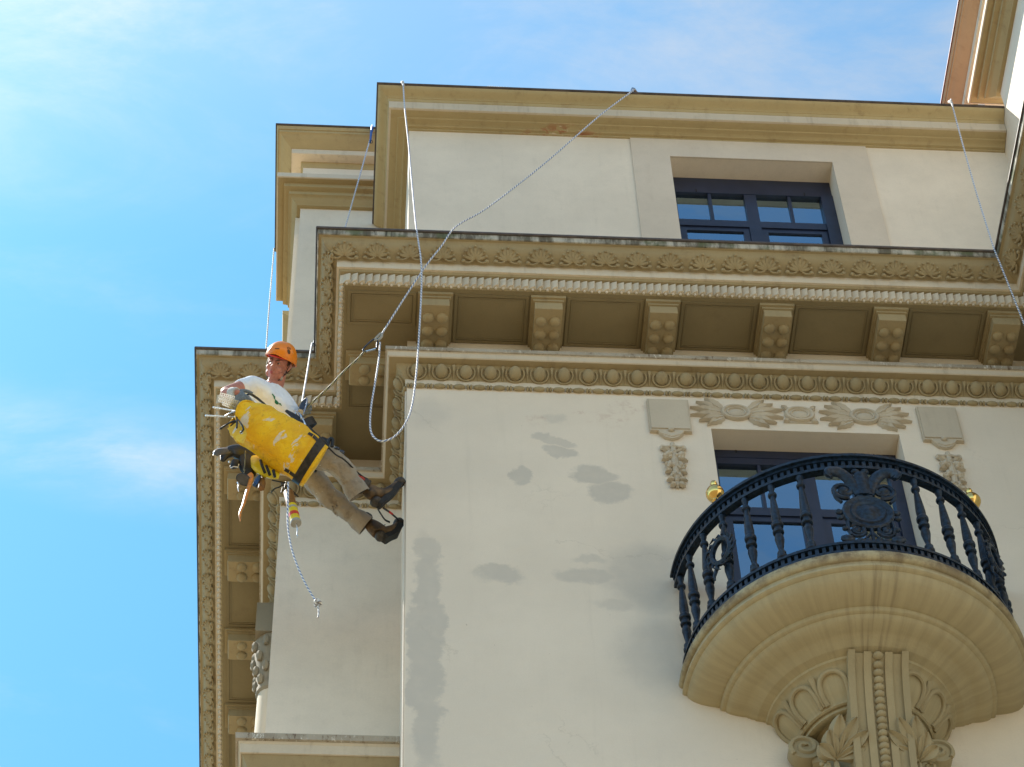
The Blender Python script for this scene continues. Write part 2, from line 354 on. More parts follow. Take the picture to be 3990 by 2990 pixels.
# ------------------------------------------------------------------ mesh helpers
class MB:
    def __init__(s): s.v = []; s.f = []; s.uv = {}
    def add(s, vs, fs, uvs=None):
        k = len(s.v); s.v += [tuple(v) for v in vs]
        for i, f in enumerate(fs):
            if uvs: s.uv[len(s.f)] = uvs[i]
            s.f.append(tuple(x + k for x in f))
        return s
    def box(s, a, b):
        x0, y0, z0 = a; x1, y1, z1 = b
        return s.add([(x0, y0, z0), (x1, y0, z0), (x1, y1, z0), (x0, y1, z0), (x0, y0, z1), (x1, y0, z1), (x1, y1, z1), (x0, y1, z1)],
                     [(0, 3, 2, 1), (4, 5, 6, 7), (0, 1, 5, 4), (1, 2, 6, 5), (2, 3, 7, 6), (3, 0, 4, 7)])
    def tube(s, pts, r, n=8, closed=False, cap=True, smooth=0, flat=1.0):
        pts = [Vector(p) for p in pts]
        if smooth: pts = spline(pts, smooth, closed)
        N = len(pts)
        rs = r if isinstance(r, (list, tuple)) else [r] * N
        if len(rs) != N: rs = [rs[0] + 0 * i if len(rs) == 1 else _lerp_list(rs, i / (N - 1)) for i in range(N)]
        T = []
        for i in range(N):
            a = pts[(i - 1) % N] if (closed or i > 0) else pts[i]; b = pts[(i + 1) % N] if (closed or i < N - 1) else pts[i]
            t = (b - a); T.append(t.normalized() if t.length > 1e-9 else Vector((0, 0, 1)))
        up = Vector((0, 0, 1)) if abs(T[0].z) < 0.9 else Vector((1, 0, 0))
        nrm = (up - T[0] * up.dot(T[0])).normalized()
        L = 0.0; Ls = []; k = len(s.v)
        for i in range(N):
            if i:
                L += (pts[i] - pts[i - 1]).length
                nrm = (nrm - T[i] * nrm.dot(T[i]))
                nrm = nrm.normalized() if nrm.length > 1e-6 else Vector((1, 0, 0))
            Ls.append(L); bn = T[i].cross(nrm)
            for j in range(n):
                a = 2 * pi * j / n
                s.v.append(tuple(pts[i] + nrm * (cos(a) * rs[i]) + bn * (sin(a) * rs[i] * flat)))
        M = N if closed else N - 1
        for i in range(M):
            i2 = (i + 1) % N
            for j in range(n):
                j2 = (j + 1) % n
                s.uv[len(s.f)] = [(j / n, Ls[i]), (j / n, Ls[i2] if i2 else L), ((j + 1) / n, Ls[i2] if i2 else L), ((j + 1) / n, Ls[i])]
                s.f.append((k + i * n + j, k + i2 * n + j, k + i2 * n + j2, k + i * n + j2))
        if cap and not closed:
            s.f.append(tuple(k + j for j in range(n))[::-1]); s.f.append(tuple(k + (N - 1) * n + j for j in range(n)))
        return s
    def lathe(s, prof, c=(0, 0, 0), n=16, a0=0.0, a1=2 * pi, M=None, sx=1.0, sy=1.0, cap=True):
        full = abs(a1 - a0 - 2 * pi) < 1e-6; k = len(s.v); m = n if full else n + 1
        for (r, z) in prof:
            for j in range(m):
                a = a0 + (a1 - a0) * j / n
                v = Vector((r * cos(a) * sx, r * sin(a) * sy, z))
                if M is not None: v = M @ v
                s.v.append((v.x + c[0], v.y + c[1], v.z + c[2]))
        for i in range(len(prof) - 1):
            for j in range(n):
                j2 = (j + 1) % m
                s.f.append((k + i * m + j, k + i * m + j2, k + (i + 1) * m + j2, k + (i + 1) * m + j))
        if cap and full:
            s.f.append(tuple(k + j for j in range(m))[::-1]); s.f.append(tuple(k + (len(prof) - 1) * m + j for j in range(m)))
        return s
    def ell(s, c, r, n=10, m=6, M=None):
        k = len(s.v); c = Vector(c)
        for i in range(m + 1):
            th = pi * i / m
            for j in range(n):
                a = 2 * pi * j / n
                v = Vector((r[0] * sin(th) * cos(a), r[1] * sin(th) * sin(a), r[2] * cos(th)))
                if M is not None: v = M @ v
                s.v.append(tuple(v + c))
        for i in range(m):
            for j in range(n):
                j2 = (j + 1) % n
                s.f.append((k + i * n + j, k + (i + 1) * n + j, k + (i + 1) * n + j2, k + i * n + j2))
        return s
    def prism(s, poly, ext):
        """poly: 3-D outline; ext: extrusion vector"""
        n = len(poly); e = Vector(ext); P = [Vector(p) for p in poly]
        return s.add([tuple(p) for p in P] + [tuple(p + e) for p in P],
                     [tuple(range(n)), tuple(range(n, 2 * n))[::-1]] + [(i, i + n, (i + 1) % n + n, (i + 1) % n) for i in range(n)])
    def mesh(s, name, mat, smooth=35):
        me = bpy.data.meshes.new(name); me.from_pydata(s.v, [], s.f); me.update()
        if s.uv:
            ul = me.uv_layers.new(name='UVMap')
            for fi, us in s.uv.items():
                for li, u in zip(me.polygons[fi].loop_indices, us): ul.data[li].uv = u
        bm = bmesh.new(); bm.from_mesh(me); bmesh.ops.remove_doubles(bm, verts=bm.verts, dist=1e-6) if not s.uv else None
        bmesh.ops.recalc_face_normals(bm, faces=bm.faces); bm.to_mesh(me); bm.free()
        if smooth:
            for p in me.polygons: p.use_smooth = True
            me.set_sharp_from_angle(angle=radians(smooth))
        if mat: me.materials.append(mat)
        return me
    def build(s, name, mat, parent=None, smooth=35, loc=None, rz=0.0):
        return link(name, s.mesh(name, mat, smooth), parent, loc, rz)
def _lerp_list(l, t):
    x = t * (len(l) - 1); i = min(int(x), len(l) - 2); return l[i] + (l[i + 1] - l[i]) * (x - i)
def spline(pts, sub, closed=False):
    out = []; n = len(pts)
    for i in range(n if closed else n - 1):
        p0 = pts[(i - 1) % n] if (closed or i > 0) else pts[0] * 2 - pts[1]
        p1 = pts[i]; p2 = pts[(i + 1) % n]
        p3 = pts[(i + 2) % n] if (closed or i + 2 < n) else pts[-1] * 2 - pts[-2]
        for k in range(sub):
            t = k / sub
            out.append(0.5 * ((2 * p1) + (p2 - p0) * t + (2 * p0 - 5 * p1 + 4 * p2 - p3) * t * t + (3 * p1 - p0 - 3 * p2 + p3) * t ** 3))
    if not closed: out.append(pts[-1].copy())
    return out
def link(name, me, parent=None, loc=None, rz=0.0, rot=None):
    o = bpy.data.objects.new(name, me); COL.objects.link(o)
    if parent: o.parent = parent
    if loc is not None: o.location = loc
    if rot is not None: o.rotation_euler = rot
    elif rz: o.rotation_euler = (0, 0, rz)
    return o
def tag(o, label, cat, group=None):
    o['label'] = label; o['category'] = cat
    if group: o['group'] = group
    return o
def empty(name, label, cat, loc=(0, 0, 0), group=None):
    o = bpy.data.objects.new(name, None); COL.objects.link(o); o.location = loc; o.empty_display_size = 0.2
    return tag(o, label, cat, group)
def offset(path, o):
    P = [Vector((x, y)) for x, y in path]; N = []
    for i in range(len(P) - 1):
        d = (P[i + 1] - P[i]).normalized(); N.append(Vector((d.y, -d.x)))
    out = []
    for i in range(len(P)):
        n = N[0] if i == 0 else N[-1] if i == len(P) - 1 else N[i - 1] + N[i]
        out.append(P[i] + n * o)
    return out
def sweep(prof, path, cap=True, wob=0.0):
    mb = MB(); n = len(prof); rows = []
    for o, z in prof: rows.append([(p.x, p.y, z) for p in offset(path, o)])
    m = len(path)
    vs = [rows[i][j] for j in range(m) for i in range(n)]
    fs = []
    for j in range(m - 1):
        for i in range(n - 1): fs.append((j * n + i, j * n + i + 1, (j + 1) * n + i + 1, (j + 1) * n + i))
    if cap: fs += [tuple(range(n)), tuple(range((m - 1) * n, m * n))[::-1]]
    return mb.add(vs, fs)
def along(me, name, parent, path, o, z, pitch, segs=None, limit=None, ends=0.0):
    """copies of one piece spread along each run of a moulding"""
    Q = offset(path, o); out = []
    for i in range(len(Q) - 1):
        if segs is not None and i not in segs: continue
        a, b = Q[i], Q[i + 1]; d = b - a; L = d.length; d.normalize(); nr = Vector((d.y, -d.x))
        k = max(1, int(round((L - 2 * ends) / pitch))); st = (L - 2 * ends) / k
        for q in range(k):
            p = a + d * (ends + st * (q + 0.5))
            if limit and not limit(p): continue
            rz = atan2(nr.y, nr.x) - pi / 2
            ob = link(name, me, parent, (p.x, p.y, z), rz + random.uniform(-.02, .02)); s_ = random.uniform(.95, 1.03); ob.scale = (random.uniform(.96, 1.03), random.uniform(.88, 1.06), s_) if name not in ('bead_and_reel',) else (1, 1, 1); out.append(ob)
    return out

# ------------------------------------------------------------------ setting
XC, X2, Y2, XW, XA, XR = 0.371, -0.592, 1.198, 5.764, 5.715, 12.0
g = MB(); g.add([(-900, -900, 0), (900, -900, 0), (900, 900, 0), (-900, 900, 0)], [(0, 1, 2, 3)])
o = g.build('ground', M_pave, smooth=0); o['kind'] = 'structure'

B = empty('corner_building', 'cream stepped corner building with carved cornices, dark windows and a round iron balcony', 'building', (2.5, 3, 0))
_orig_link = link
def link(name, me, parent=None, loc=None, rz=0.0, rot=None):
    o = _orig_link(name, me, parent, loc, rz, rot)
    if parent is not None:
        o.matrix_parent_inverse = Matrix.Translation(parent_world(parent)).inverted()
    return o
def parent_world(p):
    v = Vector((0, 0, 0))
    if p.type == 'EMPTY': v = Vector(p.location)
    return v

def wall_open(x0, x1, z0, z1, y, holes, depth):
    mb = MB()
    xs = sorted({x0, x1} | {h[0] for h in holes} | {h[1] for h in holes}); zs = sorted({z0, z1} | {h[2] for h in holes} | {h[3] for h in holes})
    for i in range(len(xs) - 1):
        for j in range(len(zs) - 1):
            cx_, cz_ = (xs[i] + xs[i + 1]) / 2, (zs[j] + zs[j + 1]) / 2
            if any(h[0] < cx_ < h[1] and h[2] < cz_ < h[3] for h in holes): continue
            mb.add([(xs[i], y, zs[j]), (xs[i + 1], y, zs[j]), (xs[i + 1], y, zs[j + 1]), (xs[i], y, zs[j + 1])], [(0, 1, 2, 3)])
    for h in holes:
        a, b_, c, d_ = h
        mb.add([(a, y, c), (b_, y, c), (b_, y, d_), (a, y, d_), (a, y + depth, c), (b_, y + depth, c), (b_, y + depth, d_), (a, y + depth, d_)],
               [(0, 4, 5, 1), (1, 5, 6, 2), (2, 6, 7, 3), (3, 7, 4, 0)])
    return mb
def wedge_wall(name, pts, mat):
    mb = MB(); mb.add(pts, [tuple(range(len(pts)))]); return mb.build(name, mat, B, smooth=0)

LOWIN = (2.695, 4.147, 15.34, 18.18); UPWIN = (2.670, 4.114, 20.20, 22.146)
wall_open(XC, XW, 0, 19.30, 0.0, [LOWIN], 0.40).build('wall', M_wall, B, smooth=0)
wall_open(XC, XA, 19.30, 22.70, 0.0, [UPWIN], 0.42).build('wall', M_wall_plain, B, smooth=0)
wedge_wall('wall', [(XC, 0, 0), (XC, Y2, 0), (XC, Y2, 22.70), (XC, 0, 22.70)], M_wall_plain)          # return beside the climber
wedge_wall('wall', [(X2, Y2, 0), (XC, Y2, 0), (XC, Y2, 24.0), (X2, Y2, 24.0)], M_wall_plain)          # set-back front
wedge_wall('wall', [(X2, Y2, 0), (X2, 10, 0), (X2, 10, 19.66), (X2, Y2, 19.66)], M_wall_plain)
MB().box((X2 + .0, Y2 + .003, 19.5), (XA, 2.20, 24.0)).build('wall', M_wall_plain, B, smooth=0)        # set-back tower
MB().box((-0.45, 2.2, 19.5), (XA, 9.9, 22.74)).build('wall', M_wall_plain, B, smooth=0)
wedge_wall('wall', [(XW, 0, 0), (XW, -7, 0), (XW, -7, 19.66), (XW, 0, 19.66)], M_wall_plain)
MB().box((XA, -7, 19.5), (XR, -0.30, 24.2)).build('wall', M_wall_plain, B, smooth=0)
MB().box((XA, -0.30, 19.5), (XR, 3.0, 22.76)).build('wall', M_wall_plain, B, smooth=0)
MB().box((XA, -0.299, 23.45), (XR, 0.9, 24.02)).build('wall', M_wall_plain, B, smooth=0)
wedge_wall('wall', [(X2, 10, 0), (XR, 10, 0), (XR, 10, 19.6), (X2, 10, 19.6)], M_wall_plain)
wedge_wall('wall', [(XW, -7, 0), (XR, -7, 0), (XR, -7, 19.6), (XW, -7, 19.6)], M_wall_plain)
wedge_wall('roof', [(XC - .2, -.2, 22.752), (XA, -.2, 22.752), (XA, Y2, 22.752), (XC - .2, Y2, 22.752)], M_rooftile)
wedge_wall('roof', [(X2 - .6, Y2 - .6, 19.672), (XC - .6, Y2 - .6, 19.672), (XC - .6, 10, 19.672), (X2 - .6, 10, 19.672)], M_rooftile)
wedge_wall('roof', [(XC - .6, -.6, 19.668), (XW, -.6, 19.668), (XW, 10, 19.668), (XC - .6, 10, 19.668)], M_rooftile)
wedge_wall('roof', [(XW - .6, -7, 19.664), (XR, -7, 19.664), (XR, -.6, 19.664), (XW - .6, -.6, 19.664)], M_rooftile)

# ---- main cornice
PM = [(X2, 9.0), (X2, Y2), (XC, Y2), (XC, 0.0), (XW, 0.0), (XW, -5.0)]
crown = [(0.0, 19.670), (0.732, 19.670), (0.733, 19.660), (0.730, 19.598), (0.722, 19.594)]
def densify(path, step):
    out = []
    for i in range(len(path) - 1):
        a, b_ = Vector(path[i]), Vector(path[i + 1]); n = max(1, int((b_ - a).length / step))
        out += [tuple(a + (b_ - a) * k / n) for k in range(n)]
    return out + [path[-1]]
sweep(crown, PM, False).build('cornice_edge', M_moss, B)
cyma = [(0.722, 19.595), (0.704, 19.590), (0.692, 19.575), (0.688, 19.555), (0.672, 19.525), (0.640, 19.500), (0.605, 19.482), (0.585, 19.470), (0.574, 19.457)]
sweep(cyma, PM, False).build('cornice_frieze', M_trim, B)
sweep([(0.574, 19.457), (0.572, 19.374), (0.556, 19.370)], PM, False).build('cornice_fascia', M_fillet, B)
sweep([(0.556, 19.370), (0.545, 19.352), (0.524, 19.344), (0.520, 19.344), (0.518, 19.222), (0.505, 19.214)], PM, False).build('cornice_moulding', M_trim, B)
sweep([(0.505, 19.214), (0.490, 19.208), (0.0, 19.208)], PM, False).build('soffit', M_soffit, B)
sweep([(0.0, 19.676), (0.744, 19.681), (0.747, 19.660), (0.740, 19.652), (0.731, 19.656)], PM, False).build('flashing', M_flash, B)
bed1 = [(0.0, 18.890), (0.174, 18.890), (0.175, 18.848), (0.163, 18.844)]
sweep(bed1, PM, False).build('bed_moulding', M_flaky, B)
sweep([(0.163, 18.844), (0.156, 18.838), (0.152, 18.792), (0.143, 18.787)], PM, False).build('bed_moulding', M_fillet, B)
sweep([(0.143, 18.787), (0.088, 18.782), (0.080, 18.770), (0.062, 18.735), (0.035, 18.700), (0.014, 18.674)], PM, False).build('bed_moulding', M_trim, B)
sweep([(0.014, 18.674), (0.012, 18.622), (0.004, 18.618), (0.004, 18.575), (0.0, 18.572)], PM, False).build('bed_moulding', M_fillet, B)

vis = lambda p: p.y < 5.7 and p.y > -2.3
# palmette relief on the crown moulding
def palmette():
    mb = MB(); sl = Matrix.Rotation(radians(-42), 4, 'X')    # follows the slope of the moulding
    for k, a in enumerate((-72, -48, -24, 0, 24, 48, 72)):
        ln = 0.052 - 0.010 * abs(a) / 72
        R_ = Matrix.Rotation(radians(-a), 4, 'Y')
        M_ = sl @ R_ @ Matrix.Translation((0, 0.004, ln * 1.0 - 0.045 + 0.03))
        mb.ell((0, 0, 0), (0.0135, 0.010, ln * 0.86), 7, 5, M_)
    # re-centre each lobe by its own transform
    mb2 = MB()
    for a in (-72, -48, -24, 0, 24, 48, 72):
        ln = 0.062 - 0.008 * abs(a) / 72
        M_ = sl @ Matrix.Translation((0, 0.003, -0.055)) @ Matrix.Rotation(radians(a), 4, 'Y') @ Matrix.Translation((0, 0, ln))
        Mr = M_.to_3x3().to_4x4()
        mb2.ell(M_.translation, (0.0150, 0.0110, ln * 0.92), 8, 6, Mr)
        tip = sl @ Matrix.Translation((0, 0.003, -0.055)) @ Matrix.Rotation(radians(a), 4, 'Y') @ Vector((0, 0.008, ln * 1.8))
        mb2.ell(tip, (0.0145, 0.0125, 0.0125), 6, 4)
    for s in (-1, 1):
        c = sl @ Vector((s * 0.095, 0.006, -0.062)); mb2.ell(c, (0.020, 0.016, 0.018), 7, 5)
        mb2.tube([sl @ Vector(q) for q in ((s * 0.02, 0.004, -0.060), (s * 0.05, 0.006, -0.074), (s * 0.085, 0.006, -0.072))], 0.008, 5)
    return mb2.mesh('palmette', M_trim)
me = palmette()
along(me, 'palmette', B, PM, 0.648, 19.509, 0.262, limit=vis)
# leaf moulding: one twisted leaf per piece
lf = MB(); p2 = 0.029
lf.add([(-p2, 0.0, 0.058), (p2, 0.0, 0.058), (p2, 0.0, -0.058), (-p2, 0.0, -0.058), (-p2 + .004, 0.026, 0.054), (-p2 + .012, 0.032, -0.05), (p2 - .004, 0.002, 0.058), (p2 - .004, 0.004, -0.058), (-p2 - .001, 0.014, -0.062), (p2 * .3, .018, .05), (p2 * .4, .020, -.05)],
       [(0, 4, 5, 3), (4, 9, 10, 5), (9, 6, 7, 10), (6, 1, 2, 7), (0, 1, 6, 9, 4), (3, 5, 10, 7, 2)])
lf.ell((0.0, 0.006, -0.070), (0.012, 0.014, 0.014), 6, 4)
me = lf.mesh('leaf_dentil', M_fillet, 50)
def near_leaf(p): return p.y < 5.5 and p.y > -1.0
lv = along(me, 'leaf_dentil', B, PM, 0.519, 19.283, 0.058, limit=near_leaf)
# egg and dart
eg = MB(); tl = Matrix.Rotation(radians(-38), 4, 'X')
eg.ell((0, 0.010, 0.002), (0.050, 0.040, 0.062), 14, 9, tl)
def arch_pts(rx, top, bot, n=12):
    return [(rx * cos(a), 0.0, bot * sin(a) if sin(a) < 0 else top * sin(a)) for a in [pi * 0.80 + (pi * 1.40) * k / n for k in range(n + 1)]]
eg.tube([tl @ Vector((x, 0.008, z + 0.004)) for x, y, z in [(0.070 * cos(a), 0, 0.066 * sin(a)) for a in [radians(145) + radians(250) * k / 14 for k in range(15)]]], 0.010, 6)
me_e = eg.mesh('egg', M_trim, 60)
dt = MB(); dt.add([tl @ Vector(q) for q in ((-0.012, 0.016, 0.056), (0.012, 0.016, 0.056), (0.0, 0.028, 0.0), (-0.006, 0.004, -0.06), (0.006, 0.004, -0.06), (-.016, -.01, .06), (.016, -.01, .06))],
                  [(0, 2, 1), (0, 3, 2), (1, 2, 4), (2, 3, 4), (5, 3, 0), (1, 4, 6), (5, 0, 1, 6)])
dt.ell(tl @ Vector((0, 0.006, 0.056)), (0.018, 0.012, 0.012), 6, 4)
me_d = dt.mesh('dart', M_trim, 40)
visb = lambda p: p.y < 4.4 and p.y > -0.8
for seg in range(5):
    Q = offset(PM, 0.052)
    ee = along(me_e, 'egg', B, PM, 0.052, 18.724, 0.193, [seg], visb, ends=0.03 if seg else 0)
    for a_, b_ in zip(ee, ee[1:]):
        link('dart', me_d, B, (Vector(a_.location) + Vector(b_.location)) / 2, a_.rotation_euler.z)
# bead and reel
bd = MB(); bd.ell((-0.025, 0.008, 0), (0.050, 0.024, 0.024), 8, 6, None)
bd.ell((0.040, 0.008, 0), (0.012, 0.023, 0.023), 8, 5); bd.ell((0.064, 0.008, 0), (0.012, 0.023, 0.023), 8, 5)
me = bd.mesh('bead_and_reel', M_trim, 60)
along(me, 'bead_and_reel', B, PM, 0.006, 18.596, 0.155, limit=visb)
# modillions
def modillion_mesh():
    mb = MB(); w_ = 0.108
    prof = [(0.0, 19.208), (0.0, 19.090), (0.02, 19.072), (0.40, 19.068), (0.445, 19.072), (0.450, 19.085), (0.450, 19.158)]
    # body, y = outset
    poly = [(-w_, y, z - 19.208) for y, z in prof] + [(-w_, 0.45, -0.001)]
    mb.prism(poly, (2 * w_, 0, 0))
    mb.box((-w_ - .012, 0.0, -0.052), (w_ + .012, 0.463, -0.030)); mb.box((-w_ - .028, 0.0, -0.030), (w_ + .028, 0.482, -0.0015))
    return mb.mesh('modillion', M_trim, 30)
def boss_mesh():
    mb = MB(); mb.lathe([(0.0465, 0.004), (0.0445, -0.012), (0.038, -0.024), (0.024, -0.033), (0.0, -0.036)], n=12, cap=False)
    return mb.mesh('boss', M_trim, 60)
me_m, me_b = modillion_mesh(), boss_mesh()
def modillion(x, y, nrm):
    rz = atan2(nrm[1], nrm[0]) - pi / 2
    m_ = link('modillion', me_m, B, (x, y, 19.207), rz)
    R_ = Matrix.Rotation(rz, 4, 'Z')
    for i in range(2):
        for j in range(3):
            off = Vector((-0.054 + 0.108 * i, 0.075 + 0.128 * j, 19.0685 - 19.207))
            b_ = bpy.data.objects.new('boss', me_b); COL.objects.link(b_); b_.parent = m_; b_.location = off
            b_.rotation_euler = (0, 0, random.uniform(0, 6)); s_ = random.uniform(0.95, 1.04); b_.scale = (s_, s_, random.uniform(.9, 1.1))
fx = [0.575, 1.457, 2.357, 3.256, 4.160, 5.066]
for x in fx: modillion(x, 0.0, (0, -1))
modillion(XC, 0.24, (-1, 0)); modillion(-0.31, Y2, (0, -1))
sy = [1.435 + .87 * k for k in range(5)]
for y in sy: modillion(X2, y, (-1, 0))
# coffer frames in the soffit between the modillions
def coffer(x0, x1, y0, y1):
    mb = MB(); z = 19.2075
    for ins, t_, h in ((0.0, 0.024, 0.009), (0.032, 0.010, 0.005)):
        a, b_, c, d_ = x0 + ins, x1 - ins, y0 + ins, y1 - ins
        mb.box((a, c, z - h), (b_, c + t_, z + .0)); mb.box((a, d_ - t_, z - h), (b_, d_, z)); mb.box((a, c + t_, z - h), (a + t_, d_ - t_, z)); mb.box((b_ - t_, c + t_, z - h), (b_, d_ - t_, z))
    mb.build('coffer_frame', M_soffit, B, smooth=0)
for a, b_ in zip(fx, fx[1:]): coffer(a + .150, b_ - .150, -0.470, -0.006)
coffer(0.02 - .13, fx[0] - .150, -0.470, -0.15)
coffer(XC - .47, XC - .02, 0.39, Y2 - .03 - .49)
for a, b_ in zip(sy, sy[1:]): coffer(X2 - .470, X2 - .006, a + .15, b_ - .15)
coffer(X2 - .47, -0.31 - .15, Y2 - .47, Y2 - .02)

# ---- attic cornice of the projecting block
PA = [(XC, Y2 - 0.01), (XC, 0.0), (XA - .004, 0.0)]
sweep([(0.0, 22.765), (0.296, 22.765), (0.298, 22.748), (0.284, 22.740)], PA).build('flashing', M_flash, B)
sweep([(0.0, 22.741), (0.284, 22.741), (0.280, 22.728), (0.262, 22.712), (0.232, 22.694), (0.212, 22.682), (0.204, 22.672), (0.204, 22.664), (0.196, 22.660), (0.192, 22.640), (0.188, 22.629), (0.0, 22.629)], PA).build('attic_cornice', M_trim2, B)
sweep([(0.0, 22.631), (0.185, 22.631), (0.185, 22.521), (0.176, 22.516), (0.0, 22.516)], PA).build('attic_cornice', M_fillet, B)
sweep([(0.0, 22.519), (0.172, 22.519), (0.150, 22.508), (0.105, 22.500), (0.098, 22.490), (0.070, 22.484), (0.048, 22.474), (0.040, 22.462), (0.016, 22.456), (0.014, 22.442), (0.0, 22.440)], PA).build('attic_cornice', M_trim2, B)
# ---- stacked cornices of the set-back tower and of the taller wing
up_dark = [(0.0, 24.045), (0.274, 24.045), (0.276, 24.026), (0.266, 24.020)]
up_prof = [(0.0, 24.021), (0.264, 24.021), (0.250, 23.985), (0.240, 23.982), (0.238, 23.955), (0.228, 23.950), (0.212, 23.930), (0.185, 23.905), (0.150, 23.875), (0.122, 23.848), (0.0, 23.848)]
up_f = [(0.0, 23.849), (0.116, 23.849), (0.113, 23.776), (0.105, 23.772), (0.0, 23.772)]
up_lo = [(0.0, 23.774), (0.100, 23.774), (0.092, 23.790), (0.060, 23.785), (0.045, 23.798), (0.030, 23.795), (0.010, 23.72), (0.004, 23.70), (0.0, 23.70)]
lo_dark = [(0.0, 23.240), (0.224, 23.240), (0.226, 23.170), (0.214, 23.166)]
lo_prof = [(0.0, 23.168), (0.212, 23.168), (0.200, 23.176), (0.176, 23.180), (0.170, 23.168), (0.160, 23.166), (0.158, 23.114), (0.148, 23.110), (0.130, 23.108), (0.112, 23.100), (0.108, 23.062), (0.098, 23.058), (0.074, 23.030), (0.068, 23.020), (0.044, 23.004), (0.036, 22.985), (0.004, 22.985), (0.0, 22.980)]
PT = [(X2, 2.37), (X2, Y2), (XC + .4, Y2)]
PWg = [(XR, -0.30), (XA, -0.30), (XA, -6.5)]; PWu = [(XR, 0.9), (XA, 0.9), (XA, -6.5)]
for path, lpath in ((PT, PT), (PWu, PWg)):
    wing = path is PWu
    sweep(up_dark, path).build('flashing', M_redflash if wing else M_flash, B)
    sweep(up_prof, path).build('upper_cornice', M_bouncetrim if wing else M_trim2, B)
    sweep(up_f, path).build('upper_cornice', M_fillet, B)
    sweep(up_lo, path).build('upper_cornice', M_trim2, B)
    sweep(lo_dark, lpath).build('lower_cornice', M_fillet, B)
    sweep(lo_prof, lpath).build('lower_cornice', M_trim2, B)
# lower attic running back behind the tower
PB = [(-0.45, 8.0), (-0.45, 2.205)]
sweep([(0.0, 22.770), (0.290, 22.770), (0.284, 22.735), (0.205, 22.665), (0.187, 22.63), (0.185, 22.52), (0.06, 22.50), (0.0, 22.44)], PB).build('attic_cornice', M_trim2, B)
# corner moulding of the tower wall
MB().box((X2 - .045, Y2 + .10, 19.6), (X2 - .001, 2.2, 22.975)).build('pilaster', M_wall_plain, B, smooth=0)
# string course under the set-back front
PL = [(X2, 6.0), (X2, Y2), (XC - .002, Y2)]
sweep([(0.0, 15.760), (0.200, 15.760), (0.198, 15.705), (0.180, 15.700)], PL).build('string_course', M_flaky, B)
sweep([(0.0, 15.702), (0.178, 15.702), (0.172, 15.690), (0.165, 15.684), (0.160, 15.60), (0.150, 15.596)], PL).build('string_course', M_fillet, B)
sweep([(0.0, 15.598), (0.148, 15.598), (0.135, 15.58), (0.10, 15.50), (0.05, 15.44), (0.03, 15.38), (0.0, 15.37)], PL).build('string_course', M_trim, B)
# corner bead of the projecting block
MB().tube([(XC - .004, 0.035, 0), (XC - .004, 0.035, 18.57)], 0.012, 8).build('corner_bead', M_surround, B)
MB().tube([(XC - .002, 0.16, 0), (XC - .002, 0.16, 18.57)], 0.009, 8).build('corner_bead', M_surround, B)

# column with carved capital on the left flank
col = MB(); cx_, cy_ = -0.615, 2.36
col.lathe([(0.125, 15.76), (0.118, 16.6), (0.108, 17.62)], (cx_, cy_, 0), 18)
colm = col.build('column', M_fillet, B)
cp = MB(); cp.lathe([(0.112, 17.60), (0.125, 17.62), (0.125, 17.66), (0.115, 17.69), (0.130, 17.80), (0.150, 18.05), (0.165, 18.20)], (cx_, cy_, 0), 16)
cp.box((cx_ - .155, cy_ - .175, 18.20), (cx_ + .155, cy_ + .175, 18.545))
cpo = cp.build('capital', M_capital, colm, 30)
for ring, (zc, rr, n_) in enumerate(((17.72, .128, 8), (17.84, .142, 8), (17.97, .155, 8), (18.12, .165, 8))):
    for k in range(n_):
        a = 2 * pi * (k + .5 * (ring % 2)) / n_
        MB().ell((cx_ + rr * cos(a), cy_ + rr * sin(a), zc), (0.030, 0.030, 0.062), 7, 5).build('capital_leaf', M_capital, colm)

